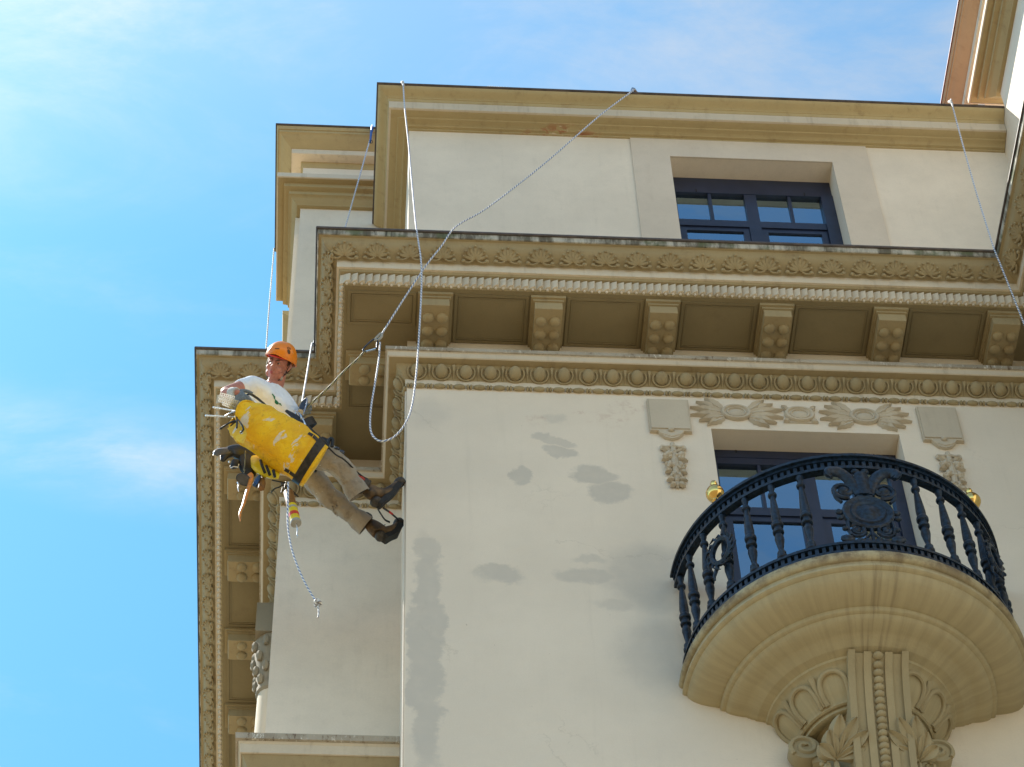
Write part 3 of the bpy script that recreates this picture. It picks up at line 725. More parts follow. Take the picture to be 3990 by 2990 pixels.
# ---- windows
def window_up():
    x0, x1, z0, z1 = UPWIN; yb = 0.20
    mb = MB(); e = .002
    mb.box((x0 + e, yb, 21.905), (x1 - e, yb + .10, z1 - e))                     # shutter box
    wf = mb.build('window', M_frame, B, smooth=0)
    def fr(a, b_, n='frame'): return MB().box(a, b_).build(n, M_frame, wf, smooth=0)
    y = yb + .004; yf = yb + .062
    fr((x0 + e, y, 20.25), (x0 + .052, yf, 21.905)); fr((3.325, y, 20.25), (3.43, yf, 21.905)); fr((4.005, y - .02, 20.25), (x1 - e, yf, 21.905))
    fr((x0 + .052, y - .001, 21.375), (3.325, yf - .001, 21.470)); fr((3.43, y - .001, 21.375), (4.005, yf - .001, 21.470))
    fr((3.005, y + .004, 21.470), (3.033, yf - .004, 21.905), 'glazing_bar'); fr((3.712, y + .004, 21.470), (3.738, yf - .004, 21.905), 'glazing_bar')
    for a, b_ in ((x0 + .052, 3.325), (3.43, 4.005)):
        s = MB(); t_ = .055
        s.box((a + .003, y + .012, 21.318), (b_ - .003, yf - .006, 21.372)); s.box((a + .003, y + .012, 20.25), (a + t_, yf - .006, 21.318)); s.box((b_ - t_, y + .012, 20.25), (b_ - .003, yf - .006, 21.318))
        s.build('sash', M_frame, wf, smooth=0)
        MB().box((a + t_, yf - .030, 20.25), (b_ - t_, yf - .020, 21.318)).build('pane', M_glass, wf, smooth=0)
        MB().box((a, yf - .030, 21.470), (b_, yf - .020, 21.905)).build('pane', M_glass, wf, smooth=0)
    for xx in (2.90, 3.86): MB().box((xx, yb - .006, 21.915), (xx + .012, yb - .001, 21.955)).build('catch', M_black, wf, smooth=0)
    MB().box((x0 + e, yb + .16, 20.2), (x1 - e, yb + .20, z1)).build('room_back', M_room, wf, smooth=0)
    mb = MB(); n_ = 46
    for k in range(n_):
        xa = x0 + .03 + (x1 - x0 - .06) * k / n_; xb = x0 + .03 + (x1 - x0 - .06) * (k + 1) / n_
        mb.add([(xa, yb + .13, 21.75), (xb, yb + .13, 21.75), (xb, yb + .13 + .004 * (k % 2), 21.50), ((xa + xb) / 2, yb + .132, 21.475), (xa, yb + .13 + .004 * ((k + 1) % 2), 21.50)], [(0, 1, 2, 3, 4)])
    mb.build('curtain', M_blind, wf, smooth=0)
    MB().box((x0 + .03, yb + .125, 20.25), (x1 - .03, yb + .13, 21.28)).build('curtain', M_blind, wf, smooth=0)
window_up()
def window_low():
    x0, x1, z0, z1 = LOWIN; yb = 0.20; e = .002
    wf = MB().box((x0 + e, yb, 18.09), (x1 - e, yb + .10, z1 - e)).build('window', M_frame, B, smooth=0)
    def fr(a, b_, n='frame'): return MB().box(a, b_).build(n, M_frame, wf, smooth=0)
    fr((x0 + e, yb + .003, 18.012), (x1 - e, yb + .065, 18.088))
    y = yb + .004; yf = yb + .062
    fr((x0 + e, y, z0), (x0 + .055, yf, 18.012)); fr((3.385, y, z0), (3.485, yf, 18.012)); fr((4.06, y - .02, z0), (x1 - e, yf, 18.012))
    for a, b_ in ((x0 + .055, 3.385), (3.485, 4.06)):
        fr((a, y - .001, 17.395), (b_, yf - .001, 17.485), 'frame')
        xm = (a + b_) / 2
        fr((xm - .013, y + .004, 17.485), (xm + .013, yf - .004, 18.012), 'glazing_bar')
        s = MB(); t_ = .058
        s.box((a + .003, y + .012, 17.335), (b_ - .003, yf - .006, 17.392)); s.box((a + .003, y + .012, z0), (a + t_, yf - .006, 17.335)); s.box((b_ - t_, y + .012, z0), (b_ - .003, yf - .006, 17.335))
        s.build('sash', M_frame, wf, smooth=0)
        MB().box((a + t_, yf - .030, z0), (b_ - t_, yf - .020, 17.335)).build('pane', M_glass, wf, smooth=0)
        MB().box((a, yf - .030, 17.485), (b_, yf - .020, 18.012)).build('pane', M_glass, wf, smooth=0)
    for xx in (2.90, 3.97): MB().box((xx, yb - .006, 18.15), (xx + .012, yb - .001, 18.175)).build('catch', M_black, wf, smooth=0)
    MB().box((x0 + e, yb + .16, z0), (x1 - e, yb + .20, z1)).build('room_back', M_room, wf, smooth=0)
    MB().box((x0 + .03, yb + .125, 17.62), (x1 - .03, yb + .13, 18.05)).build('blind', M_blind, wf, smooth=0)
window_low()
# flat surround of the attic window
s_ = MB(); y0, y1 = -0.016, -0.001
s_.box((2.335, y0, 19.69), (UPWIN[0], y1, 22.436)); s_.box((UPWIN[1], y0, 19.69), (4.447, y1, 22.436)); s_.box((UPWIN[0], y0, UPWIN[3]), (UPWIN[1], y1, 22.436))
s_.build('window_surround', M_surround, B, smooth=0)

# ---- relief band over the balcony window
def rel_oval(x, z, rx, rz):
    mb = MB()
    R_ = Matrix.Rotation(radians(90), 4, 'X')
    pr = [(1.0, 0.0), (1.0, .022), (.93, .034), (.80, .034), (.72, .020), (.66, .018), (.62, .028), (.56, .028), (.52, .016), (.46, .016), (.40, .020), (.2, .026), (0.0, .028)]
    mb.lathe([(r, h) for r, h in pr], (x, 0.0, z), 28, M=Matrix.Rotation(radians(90), 4, 'X') @ Matrix.Diagonal((rx, rz, 1, 1)), cap=False)
    return mb.build('relief_oval', M_relief, B, 40)
zc = 18.376
for x in (2.905, 3.398, 3.902): rel_oval(x, zc, 0.118, 0.092)
def leaf_mesh(L, W, H, lobes=True, mat=None, curl=0.3):
    """pointed leaf in the x-z plane along +x with a raised midrib"""
    mb = MB(); n = 8; rows = []
    for i in range(n + 1):
        t_ = i / n; w_ = W * ((sin(pi * min(1, t_ * 0.9 + .1)) ** 0.8) * (1 - t_ ** 3) if lobes else max(.10, sin(pi * (t_ ** 1.35 * .95 + .03))) ** .75)
        if lobes and i % 2 == 0: w_ *= 0.78
        y = -H * (0.5 + 0.5 * sin(pi * t_)) - curl * H * t_ * t_
        rows.append([(L * t_, 0.0, w_), (L * t_, y * .9, w_ * .62), (L * t_, y * .55, 0.0), (L * t_, y * .9, -w_ * .62), (L * t_, 0.0, -w_)])
    k = len(rows[0]); mb.add([v for r in rows for v in r], [(i * k + j, i * k + j + 1, (i + 1) * k + j + 1, (i + 1) * k + j) for i in range(n) for j in range(k - 1)])
    return mb.mesh('relief_leaf', mat or M_relief, 50)
me_l = leaf_mesh(0.150, 0.044, 0.036)
for cxl, side in ((2.905, -1), (2.905, 1), (3.902, -1), (3.902, 1)):
    for k, a in enumerate((-40, -24, -8, 8, 24, 40)):
        ang = radians(a) if side > 0 else pi - radians(a)
        st = 0.088
        o = link('relief_leaf', me_l, B, (cxl + side * (st + .012 * abs(a) / 40), -0.002 - .002 * (k % 2), zc + .0013 * a - .004), rot=(0, -ang, 0))
        ln = 1.96 - 0.0195 * abs(a) + random.uniform(-.05, .05); o.scale = (ln, 1.0, 1.12)
for sx in (-1, 1):
    for sz in (-1, 1):
        o = link('relief_leaf', me_l, B, (3.398 + sx * .085, -.003, zc + sz * .062), rot=(0, -radians(38 * sz if sx > 0 else 180 - 38 * sz), 0)); o.scale = (.42, .8, .7)
MB().prism([(3.285, -.0085, zc - .098), (3.511, -.0085, zc - .098), (3.511, -.0085, zc + .098), (3.285, -.0085, zc + .098)], (0, .008, 0)).build('relief_panel', M_relief, B, 30)
# ---- hanging plaques with fruit drops
def plaque(x0, x1, z0, z1):
    xm = (x0 + x1) / 2; hw = (x1 - x0) / 2
    out = [(x0, z1), (x1, z1), (x1, z0), (xm + hw * .62, z0), (xm + hw * .52, z0 - .035), (xm + hw * .30, z0 - .075), (xm, z0 - .092), (xm - hw * .30, z0 - .075), (xm - hw * .52, z0 - .035), (xm - hw * .62, z0), (x0, z0)]
    mb = MB(); mb.prism([(x, -.030, z) for x, z in out], (0, .0295, 0))
    out2 = [((x - xm) * .97 + xm, z) for x, z in [(x0, z1 - .012), (x1, z1 - .012), (x1, z0 + .012)]]
    mb.prism([(x0 + .012, -.040, z1 - .012), (x1 - .012, -.040, z1 - .012), (x1 - .012, -.040, z0 + .022), (x0 + .012, -.040, z0 + .022)], (0, .0098, 0))
    pl = mb.build('plaque', M_relief, B, 30)
    MB().ell((xm, -.036, z0 + .005), (.026, .024, .022), 10, 6).build('boss', M_relief, pl)
    MB().tube([(x0 + .01, -.031, z0 + .004), (xm - hw * .60, -.031, z0 + .004), (xm - hw * .46, -.031, z0 - .036), (xm, -.031, z0 - .070), (xm + hw * .46, -.031, z0 - .036), (xm + hw * .60, -.031, z0 + .004), (x1 - .01, -.031, z0 + .004)], .008, 6).build('plaque_moulding', M_relief, pl)
def garland(x, zt, zb):
    gd = MB().tube([(x, -.012, zt), (x, -.016, (zt + zb) / 2), (x, -.010, zb)], [.020, .034, .012], 8).build('fruit_garland', M_relief, B)
    H = zt - zb; rnd = random.Random(int(x * 100))
    for s in (-1, 1):
        MB().tube([(x, -.018, zt - .03), (x + s * .045, -.024, zt - .055), (x + s * .085, -.020, zt - .045), (x + s * .088, -.018, zt - .070), (x + s * .066, -.02, zt - .072)], .013, 6, smooth=3).build('ribbon', M_relief, gd)
    spots = [(0, .10, .026), (-.052, .31, .048), (.055, .33, .050), (0, .22, .030), (-.046, .54, .047), (.048, .56, .045), (0, .44, .030), (-.028, .74, .026), (.030, .76, .026), (0, .84, .024), (0, .95, .017)]
    for dx, t_, r in spots:
        dx *= .88; r *= .88
        q = MB(); cq = Vector((x + dx, -.022 - r * .30, zt - H * t_)); q.ell(cq, (r * .62, r * .8, r * .62), 8, 6)
        if r > .034:
            for k in range(5):
                a = 2 * pi * k / 5 + rnd.uniform(0, 1); q.ell(cq + Vector((cos(a) * r * .60, .004, sin(a) * r * .60)), (r * .50, r * .62, r * .42), 7, 5, Matrix.Rotation(-a, 4, 'Y'))
        else: q.ell(cq + Vector((0, .004, 0)), (r, r * .75, r), 8, 5)
        q.build('fruit', M_relief, gd)
    for dx, t_, a in ((-.05, .20, 160), (.05, .21, 20), (-.09, .36, 205), (.09, .37, -25), (-.03, .42, 235), (.03, .43, -55), (-.085, .60, 225), (.085, .62, -45), (-.02, .66, 250), (.02, .67, -70), (-.05, .80, 215), (.05, .80, -35), (-.03, .90, 230), (.03, .90, -50)):
        o = link('leaf', me_l, gd, (x + dx * .35, -.014, zt - H * t_), rot=(0, -radians(a), 0)); o.scale = (.50, .9, .62)
plaque(2.219, 2.540, 18.095, 18.498); plaque(4.318, 4.632, 18.085, 18.508)
garland(2.380, 17.955, 17.415); garland(4.482, 17.945, 17.405)

# ---- balcony
XB = 3.42
A0, A1 = -pi, 0.0     # half circle toward -y
prof = [(0.0, 15.335), (1.150, 15.335), (1.176, 15.330), (1.190, 15.305), (1.196, 15.270), (1.190, 15.246), (1.178, 15.236), (1.166, 15.234), (1.164, 15.208), (1.176, 15.200), (1.178, 15.180), (1.166, 15.168), (1.148, 15.164), (1.140, 15.140), (1.105, 15.105), (1.060, 15.082), (1.010, 15.066), (0.955, 15.056), (0.934, 15.054), (0.932, 15.030), (0.922, 15.022), (0.900, 15.020), (0.892, 15.006), (0.870, 14.992), (0.835, 14.980), (0.795, 14.972), (0.762, 14.968), (0.752, 14.958), (0.742, 14.957), (0.735, 14.949), (0.712, 14.944), (0.702, 14.934), (0.690, 14.932), (0.660, 14.926), (0.640, 14.920), (0.634, 14.904), (0.610, 14.898), (0.598, 14.882),
        (0.585, 14.866), (0.545, 14.795), (0.500, 14.735), (0.464, 14.705), (0.462, 14.682), (0.448, 14.676), (0.444, 14.690), (0.432, 14.686), (0.428, 14.656), (0.410, 14.648), (0.385, 14.660), (0.350, 14.680), (0.30, 14.62), (0.25, 14.40), (0.215, 14.15), (0.20, 13.95), (0.0, 13.90)]
bal = MB(); bal.lathe(prof, (XB, 0.001, 0), 128, A0, A1)
bal_o = bal.build('balcony', M_balc, B, 50)
def cylp(ang, r, z):      # angle from the front (degrees), radius, height
    a = radians(ang); return Vector((XB + r * sin(a), -r * cos(a), z))
def ring(r0, r1, z0, z1, n=80, mb=None, m=88.0):
    mb = mb or MB(); k = len(mb.v)
    for i in range(n + 1):
        an = -m + 2 * m * i / n
        for r, z in ((r0, z0), (r1, z0), (r1, z1), (r0, z1)): mb.v.append(tuple(cylp(an, r, z)))
    for i in range(n):
        for j in range(4): mb.f.append((k + i * 4 + j, k + i * 4 + (j + 1) % 4, k + (i + 1) * 4 + (j + 1) % 4, k + (i + 1) * 4 + j))
    mb.f.append((k, k + 1, k + 2, k + 3)); e = k + n * 4; mb.f.append((e, e + 3, e + 2, e + 1)); return mb
def lattice_rail(z0, z1, name, top):
    mb = MB(); h = z1 - z0
    ring(1.105, 1.160, z0, z0 + h * .24, mb=mb); ring(1.105, 1.160, z1 - h * .22, z1, mb=mb)
    if top: ring(1.080, 1.180, z1 + .0005, z1 + .026, mb=mb)
    N_ = 74
    for i in range(N_ + 1):
        an = -87.5 + 175 * i / N_; da = 0.62
        pts = []
        for z in (z0 + h * .239, z1 - h * .219):
            for (aa, r) in ((an - da, 1.128), (an + da, 1.128), (an + da, 1.152), (an - da, 1.152)): pts.append(cylp(aa, r, z))
        mb.add(pts, [(0, 1, 5, 4), (1, 2, 6, 5), (2, 3, 7, 6), (3, 0, 4, 7)])
    return mb.build(name, M_iron, bal_o, 30)
lattice_rail(16.235, 16.345, 'handrail', True); lattice_rail(15.345, 15.455, 'bottom_rail', False)
bl = MB()
bl.lathe([(0.030, 0), (.036, .006), (.036, .030), (.024, .036), (.024, .044), (.031, .055), (.031, .068), (.019, .085), (.019, .11), (.025, .15), (.033, .205), (.031, .235), (.022, .258), (.022, .266), (.037, .272), (.040, .285), (.037, .298), (.026, .304), (.026, .330), (.040, .338), (.043, .355), (.040, .372), (.031, .380), (.031, .395), (.034, .43), (.030, .50), (.021, .62), (.016, .655), (.016, .660), (.029, .668), (.032, .680), (.029, .692), (.017, .700), (.019, .735), (.026, .760), (.026, .782)], n=14)
me_bl = bl.mesh('baluster', M_iron, 40)
for an in (-83, -72.8, -62.3, -51.8, -41.3, -30.8, -20.4):
    for s in (1, -1):
        p = cylp(an * s, 1.132, 15.455); link('baluster', me_bl, bal_o, p, radians(an * s))
fin = MB(); fin.lathe([(.030, 0), (.034, .01), (.020, .025), (.016, .050), (.030, .060), (.030, .070), (.020, .078), (.030, .088), (.054, .108), (.066, .138), (.066, .160), (.054, .190), (.030, .206), (.016, .214), (.013, .236), (.022, .246), (.025, .262), (.020, .278), (.008, .290), (0.002, .292)], n=18)
me_f = fin.mesh('finial', M_gold, 50)
for an in (-53.5, 53.5): link('finial', me_f, bal_o, cylp(an, 1.13, 16.371))
def wreath(an):
    c = cylp(an, 1.19, 15.815); R_ = Matrix.Rotation(radians(an), 4, 'Z'); mb = MB()
    def L(x, z, y=0.0): return c + R_ @ Vector((x, y, z))
    pts = [L(.085 * cos(a), .115 * sin(a)) for a in [2 * pi * k / 20 for k in range(20)]]
    mb.tube(pts, .022, 7, closed=True)
    for k in range(16):
        a = 2 * pi * k / 16 + .2; d_ = .035 if k % 2 else .055
        mb.tube([L(.09 * cos(a), .12 * sin(a)), L((.095 + d_ * .6) * cos(a + .15), (.125 + d_ * .7) * sin(a + .15), -.012), L((.095 + d_) * cos(a + .45), (.125 + d_) * sin(a + .45), -.006)], [.016, .011, .003], 5)
    mb.tube([L(.03, .14), L(.055, .20), L(.045, .25)], [.016, .012, .004], 6); mb.tube([L(-.05, -.12), L(-.09, -.19), L(-.085, -.235)], [.016, .012, .004], 6)
    return mb.build('griffin_wreath', M_iron, bal_o)
wreath(-51.8); wreath(51.8)
# cast cartouche in the middle of the railing
ca = MB(); YB = -1.135
def scroll(c, r, turns, start, sgn, y=YB, n=22, r1=.25):
    return [Vector((c[0] + sgn * (r * (1 - (1 - r1) * k / n)) * cos(start + turns * 2 * pi * k / n), y, c[2] + (r * (1 - (1 - r1) * k / n)) * sin(start + turns * 2 * pi * k / n))) for k in range(n + 1)]
cc = Vector((3.43, YB, 15.770))
pr = [(1.0, -.018), (1.0, .012), (.93, .022), (.82, .014), (.70, .012), (.66, .022), (.58, .022), (.52, .012), (.44, .012), (.30, .024), (0, .030)]
ca.lathe(pr, (cc.x, cc.y, cc.z), 30, M=Matrix.Rotation(radians(90), 4, 'X') @ Matrix.Diagonal((.176, .172, 1, 1)), cap=False)
ca.lathe([(1.0, -.018), (0, -.018)], (cc.x, cc.y, cc.z), 30, M=Matrix.Rotation(radians(90), 4, 'X') @ Matrix.Diagonal((.176, .172, 1, 1)), cap=False)
for s in (-1, 1):
    X = lambda v: cc.x + s * v
    ca.tube(scroll((X(.135), 0, 16.005), .082, 1.45, radians(-110), s), .019, 7)                                            # eye scrolls
    ca.ell((X(.137), YB - .004, 16.003), (.040, .024, .036), 10, 6)
    ca.tube([(X(.205), YB, 15.985), (X(.200), YB, 15.93), (X(.165), YB, 15.88)], .013, 6, smooth=3)
    ca.tube([(X(.02), YB, 15.93), (X(.05), YB, 16.02), (X(.09), YB - .01, 16.12), (X(.15), YB - .025, 16.175), (X(.21), YB - .04, 16.16), (X(.235), YB - .05, 16.115), (X(.215), YB - .05, 16.085)], [.030, .042, .046, .044, .042, .040, .022], 8, smooth=3, flat=.6)
    ca.ell((X(.032), YB - .01, 16.205), (.032, .022, .026), 8, 6)
    for z_, r_ in ((15.775, .030), (15.715, .026), (15.60, .024)): ca.ell((X(.195 if z_ > 15.65 else .175), YB, z_), (r_, .018, r_ * .85), 8, 5)
    ca.tube([(X(.15), YB, 15.68), (X(.155), YB, 15.60), (X(.14), YB, 15.53)], .014, 6)
    ca.tube(scroll((X(.095), 0, 15.585), .058, 1.3, radians(60), s), .015, 7); ca.ell((X(.095), YB, 15.585), (.026, .018, .024), 8, 5)
    ca.tube([(X(.04), YB, 15.565), (X(.07), YB, 15.53), (X(.12), YB, 15.525), (X(.15), YB, 15.56), (X(.155), YB, 15.60)], .013, 6, smooth=3)
    ca.ell((X(.170), YB, 15.495), (.052, .020, .036), 9, 6); ca.ell((X(.085), YB, 15.475), (.040, .018, .022), 8, 5); ca.ell((X(.035), YB, 15.480), (.028, .016, .022), 8, 5)
    ca.tube([(X(.00), YB, 15.58), (X(.03), YB, 15.52), (X(.09), YB, 15.470)], .009, 5, smooth=2)
ca.tube([(cc.x, YB, 15.95), (cc.x, YB, 16.02), (cc.x, YB - .006, 16.12), (cc.x, YB - .01, 16.19)], [.07, .072, .06, .045], 9, flat=.45)
ca.tube([(cc.x, YB, 15.455), (cc.x, YB, 15.60)], .014, 6)
ca.build('cartouche', M_iron, bal_o, 45)
# console under the balcony
def cons(t_):   # front curve of the console, t from top to bottom
    z = 14.905 + (13.95 - 14.905) * t_; y = -0.655 + 0.40 * (t_ ** 0.62)
    return y, z
XK = 3.445
def strip(x0, x1, dy, thick, name, n=14):
    mb = MB(); vs = []
    for i in range(n + 1):
        y, z = cons(i / n)
        vs += [(x0, y - dy, z), (x1, y - dy, z), (x1, y - dy + thick, z), (x0, y - dy + thick, z)]
    fs = [(i * 4 + j, i * 4 + (j + 1) % 4, (i + 1) * 4 + (j + 1) % 4, (i + 1) * 4 + j) for i in range(n) for j in range(4)] + [(0, 1, 2, 3), (n * 4, n * 4 + 3, n * 4 + 2, n * 4 + 1)]
    return mb.add(vs, fs).build(name, M_cons, bal_o, 40)
strip(XK - .185, XK + .185, 0.0, .30, 'console'); strip(XK - .200, XK - .155, .030, .33, 'console_rib'); strip(XK + .155, XK + .200, .030, .33, 'console_rib')
strip(XK - .095, XK - .045, .016, .06, 'console_rib'); strip(XK + .045, XK + .095, .016, .06, 'console_rib')
for k in range(22):
    y, z = cons(.012 + k * .046)
    MB().ell((XK, y - .016, z), (.035, .034, .026), 10, 7).build('console_bead', M_cons, bal_o, 60)
# arched flutes around the drum
def drum(an, t_):  # t 0 top .. 1 bottom
    r = .590 + (.462 - .590) * t_ ; z = 14.868 + (14.700 - 14.868) * t_ - .020 * sin(pi * t_)
    return cylp(an, r + .008, z)
for s in (-1, 1):
    for an in (29, 54, 79):
        pts = [drum(s * an + 9.5, 1.0), drum(s * an + 10, .55), drum(s * an + 8.5, .22), drum(s * an + 4.5, .06), drum(s * an, .02), drum(s * an - 4.5, .06), drum(s * an - 8.5, .22), drum(s * an - 10, .55), drum(s * an - 9.5, 1.0)]
        MB().tube(pts, .017, 7, smooth=3).build('flute_arch', M_cons, bal_o)
    for an in (41.5, 66.5):
        MB().tube([drum(s * an, .0), drum(s * an, .25), drum(s * an, .98)], [.024, .018, .010], 7).build('flute_dart', M_cons, bal_o)
# acanthus sprays and scroll ends
me_ac = leaf_mesh(0.30, 0.066, 0.050, False, M_cons, 0.5)
for s in (-1, 1):
    root = (V((3.1866,-0.3000,14.2922)) if s < 0 else V((3.6390,-0.3000,14.2973))) + Vector((s * .045, .05, 0))
    for k, (a, ln) in enumerate(((95, .98), (116, 1.02), (138, .92), (76, .66), (40, .50), (158, .66))):
        an = a if s > 0 else 180 - a
        o = link('acanthus_leaf', me_ac, bal_o, root + Vector((0, -.02 - .006 * (k % 3), 0)), rot=(radians(40), -radians(an), 0)); o.rotation_mode = 'YXZ'; o.scale = (ln, 1.1, 1)
    for k in range(5):
        q = root + Vector((s * (.05 + .022 * (k % 3)), -.012, -.055 + .028 * (k // 2))); MB().ell(q, (.017, .017, .017), 7, 5).build('acanthus_berry', M_cons, bal_o)
    MB().tube([root + Vector((0, .0, -.36)), root + Vector((0, -.01, -.15)), root + Vector((0, -.02, .0)), root + Vector((s * .01, -.02, .10))], [.035, .024, .018, .008], 7, smooth=3).build('acanthus_stem', M_cons, bal_o)
    c = Vector((XB - .435 if s < 0 else XB + .445, -.085, 14.545))
    sp = []
    for k in range(30):
        t_ = k / 29; r = .088 * (1 - t_) + .012; a = radians(-40 if s > 0 else 220) + (-s) * -t_ * 2 * pi * 1.5
        sp.append(c + Vector((r * cos(a), 0, r * sin(a))))
    mb = MB(); mb.lathe([(0, -.055), (.098, -.055), (.104, -.045), (.104, .06), (0, .06)], tuple(c), 24, M=Matrix.Rotation(radians(90), 4, 'X'), cap=False)
    vo = mb.build('volute', M_cons, bal_o, 40)
    MB().tube([p + Vector((0, -.062, 0)) for p in sp], .017, 6).build('volute', M_cons, bal_o)
    MB().tube([c + Vector((-s * .05, 0, -.085)), c + Vector((-s * .13, -.03, -.10)), c + Vector((-s * .16, -.06, -.20)), c + Vector((-s * .165, -.06, -.42))], [.04, .045, .045, .04], 8, smooth=4).build('volute', M_cons, bal_o)

# ------------------------------------------------------------------ the rope-access worker
VR, VU, VN = Vector((0.99792, -0.05872, -0.02658)), Vector((-0.03186, -0.8078, 0.58859)), Vector((-0.05604, -0.58652, -0.80799))
def add_skin(verts, edges, root, sub=2):
    """verts: {key:(pos, r or (rx,ry))} -> evaluated skin mesh data (verts, faces)"""
    keys = list(verts); idx = {k: i for i, k in enumerate(keys)}
    me = bpy.data.meshes.new('tmp'); me.from_pydata([tuple(verts[k][0]) for k in keys], [(idx[a], idx[b_]) for a, b_ in edges], []); me.update()
    ob = bpy.data.objects.new('tmp', me); COL.objects.link(ob)
    sk = ob.modifiers.new('s', 'SKIN'); sk.use_smooth_shade = True
    for k in keys:
        r = verts[k][1]; r = (r, r) if not isinstance(r, tuple) else r
        me.skin_vertices[0].data[idx[k]].radius = r
        me.skin_vertices[0].data[idx[k]].use_root = (k == root)
    ss = ob.modifiers.new('d', 'SUBSURF'); ss.levels = sub; ss.render_levels = sub
    dg = bpy.context.evaluated_depsgraph_get(); ev = ob.evaluated_get(dg); em = ev.to_mesh()
    vs = [v.co.copy() for v in em.vertices]; fs = [tuple(p.vertices) for p in em.polygons]
    ev.to_mesh_clear(); bpy.data.objects.remove(ob); bpy.data.meshes.remove(me)
    return vs, fs
def remesh(mb, name, voxel, mat, parent, smooth_it=3):
    me = bpy.data.meshes.new('tmp'); me.from_pydata(mb.v, [], mb.f); me.update()
    bm = bmesh.new(); bm.from_mesh(me); bmesh.ops.remove_doubles(bm, verts=bm.verts, dist=1e-5); bmesh.ops.recalc_face_normals(bm, faces=bm.faces); bm.to_mesh(me); bm.free()
    ob = bpy.data.objects.new('tmp', me); COL.objects.link(ob)
    r = ob.modifiers.new('r', 'REMESH'); r.mode = 'VOXEL'; r.voxel_size = voxel; r.use_smooth_shade = True
    s = ob.modifiers.new('s', 'SMOOTH'); s.iterations = smooth_it; s.factor = 0.5
    dg = bpy.context.evaluated_depsgraph_get(); ev = ob.evaluated_get(dg)
    nm = bpy.data.meshes.new_from_object(ev, depsgraph=dg); nm.name = name
    bpy.data.objects.remove(ob); bpy.data.meshes.remove(me)
    nm.materials.clear(); nm.materials.append(mat)
    for p in nm.polygons: p.use_smooth = True; p.material_index = 0
    return link(name, nm, parent)

person = empty('person', 'man in orange helmet and white T-shirt hanging on ropes with boots against the wall', 'person', (-0.3878,-0.1500,17.5824))
pelvis = V((-0.4104,-0.1400,17.6451)); waist = V((-0.5027,-0.2400,17.7472)); chest = V((-0.6478,-0.3600,17.8719)); neckb = V((-0.6353,-0.3700,18.0056))
rsh = V((-0.7861,-0.5200,17.8551)); lsh = V((-0.5965,-0.1800,18.1537)); relb = V((-0.9739,-0.6600,17.5467)); rwr = V((-0.8972,-0.7200,17.4691)); lelb = V((-0.4666,-0.0600,18.0758)); lwr = V((-0.4266,-0.3000,17.8086))
rhip = V((-0.3174,-0.2400,17.4182)); lhip = V((-0.4072,0.0000,17.6076)); rkn = V((-0.1322,-0.2000,17.3544)); lkn = V((-0.2077,0.1200,17.3701)); rank = V((0.0700,-0.0300,17.2645)); lank = V((0.0788,0.2600,17.2098))
# head frame: x to the viewer's right, n out of the face, u up
tilt = radians(15)
HX = (VR * cos(tilt) - VU * sin(tilt)).normalized(); HU = (VU * cos(tilt) + VR * sin(tilt)).normalized(); HN = VN.copy()
yaw = radians(-20); HX, HN = (HX * cos(yaw) - HN * sin(yaw)).normalized(), (HN * cos(yaw) + HX * sin(yaw)).normalized()
HM = Matrix((HX, HN, HU)).transposed()
HC = V((-0.5949,-0.5000,18.1456))
def H(x, n, z): return HC + HM @ Vector((x, n, z))
HM4 = HM.to_4x4()
body = MB()
bv, bf = add_skin({'pel': (pelvis, (.13, .105)), 'wai': (waist, (.110, .088)), 'che': (chest, (.128, .105)), 'nb': (neckb, (.085, .075)), 'nk': (H(0.005, -.035, -.10), .056), 'hd': (H(0, -.02, -.02), .06),
                   'rs': (rsh, .062), 're': (relb, .044), 'rw': (rwr, .030), 'rh': (rwr + (rwr - relb) * .5, .026),
                   'ls': (lsh, .062), 'le': (lelb, .044), 'lw': (lwr, .030), 'lh': (lwr + (lwr - lelb) * .22, .026),
                   'rhp': (rhip, .095), 'rk': (rkn, .064), 'ra': (rank, .042), 'lhp': (lhip, .095), 'lk': (lkn, .064), 'la': (lank, .042)},
                  [('pel', 'wai'), ('wai', 'che'), ('che', 'nb'), ('nb', 'nk'), ('nk', 'hd'), ('che', 'rs'), ('rs', 're'), ('re', 'rw'), ('rw', 'rh'), ('che', 'ls'), ('ls', 'le'), ('le', 'lw'), ('lw', 'lh'),
                   ('pel', 'rhp'), ('rhp', 'rk'), ('rk', 'ra'), ('pel', 'lhp'), ('lhp', 'lk'), ('lk', 'la')], 'pel')
body.add(bv, bf)
def he(x, n, z, r, rot=None, m=(14, 10)): body.ell(H(x, n, z), r, m[0], m[1], (HM4 @ rot) if rot is not None else HM4)
he(0, -.008, .030, (.078, .100, .105)); he(0, .020, -.040, (.068, .080, .080)); he(0, .032, -.088, (.050, .056, .050)); he(0, .070, -.124, (.024, .024, .021))
for s in (-1, 1):
    he(s * .040, .068, -.040, (.028, .026, .026)); he(s * .034, .083, .022, (.028, .018, .010)); he(s * .080, -.005, -.010, (.012, .024, .036)); he(s * .086, -.010, .004, (.012, .020, .024))
    he(s * .052, .035, -.082, (.020, .032, .030)); he(s * .013, .100, -.034, (.010, .012, .009))
he(0, .098, -.012, (.011, .018, .034), Matrix.Rotation(radians(-16), 4, 'X')); he(0, .116, -.030, (.013, .013, .012))
he(0, .098, -.064, (.020, .014, .008)); he(0, .096, -.078, (.018, .014, .009))
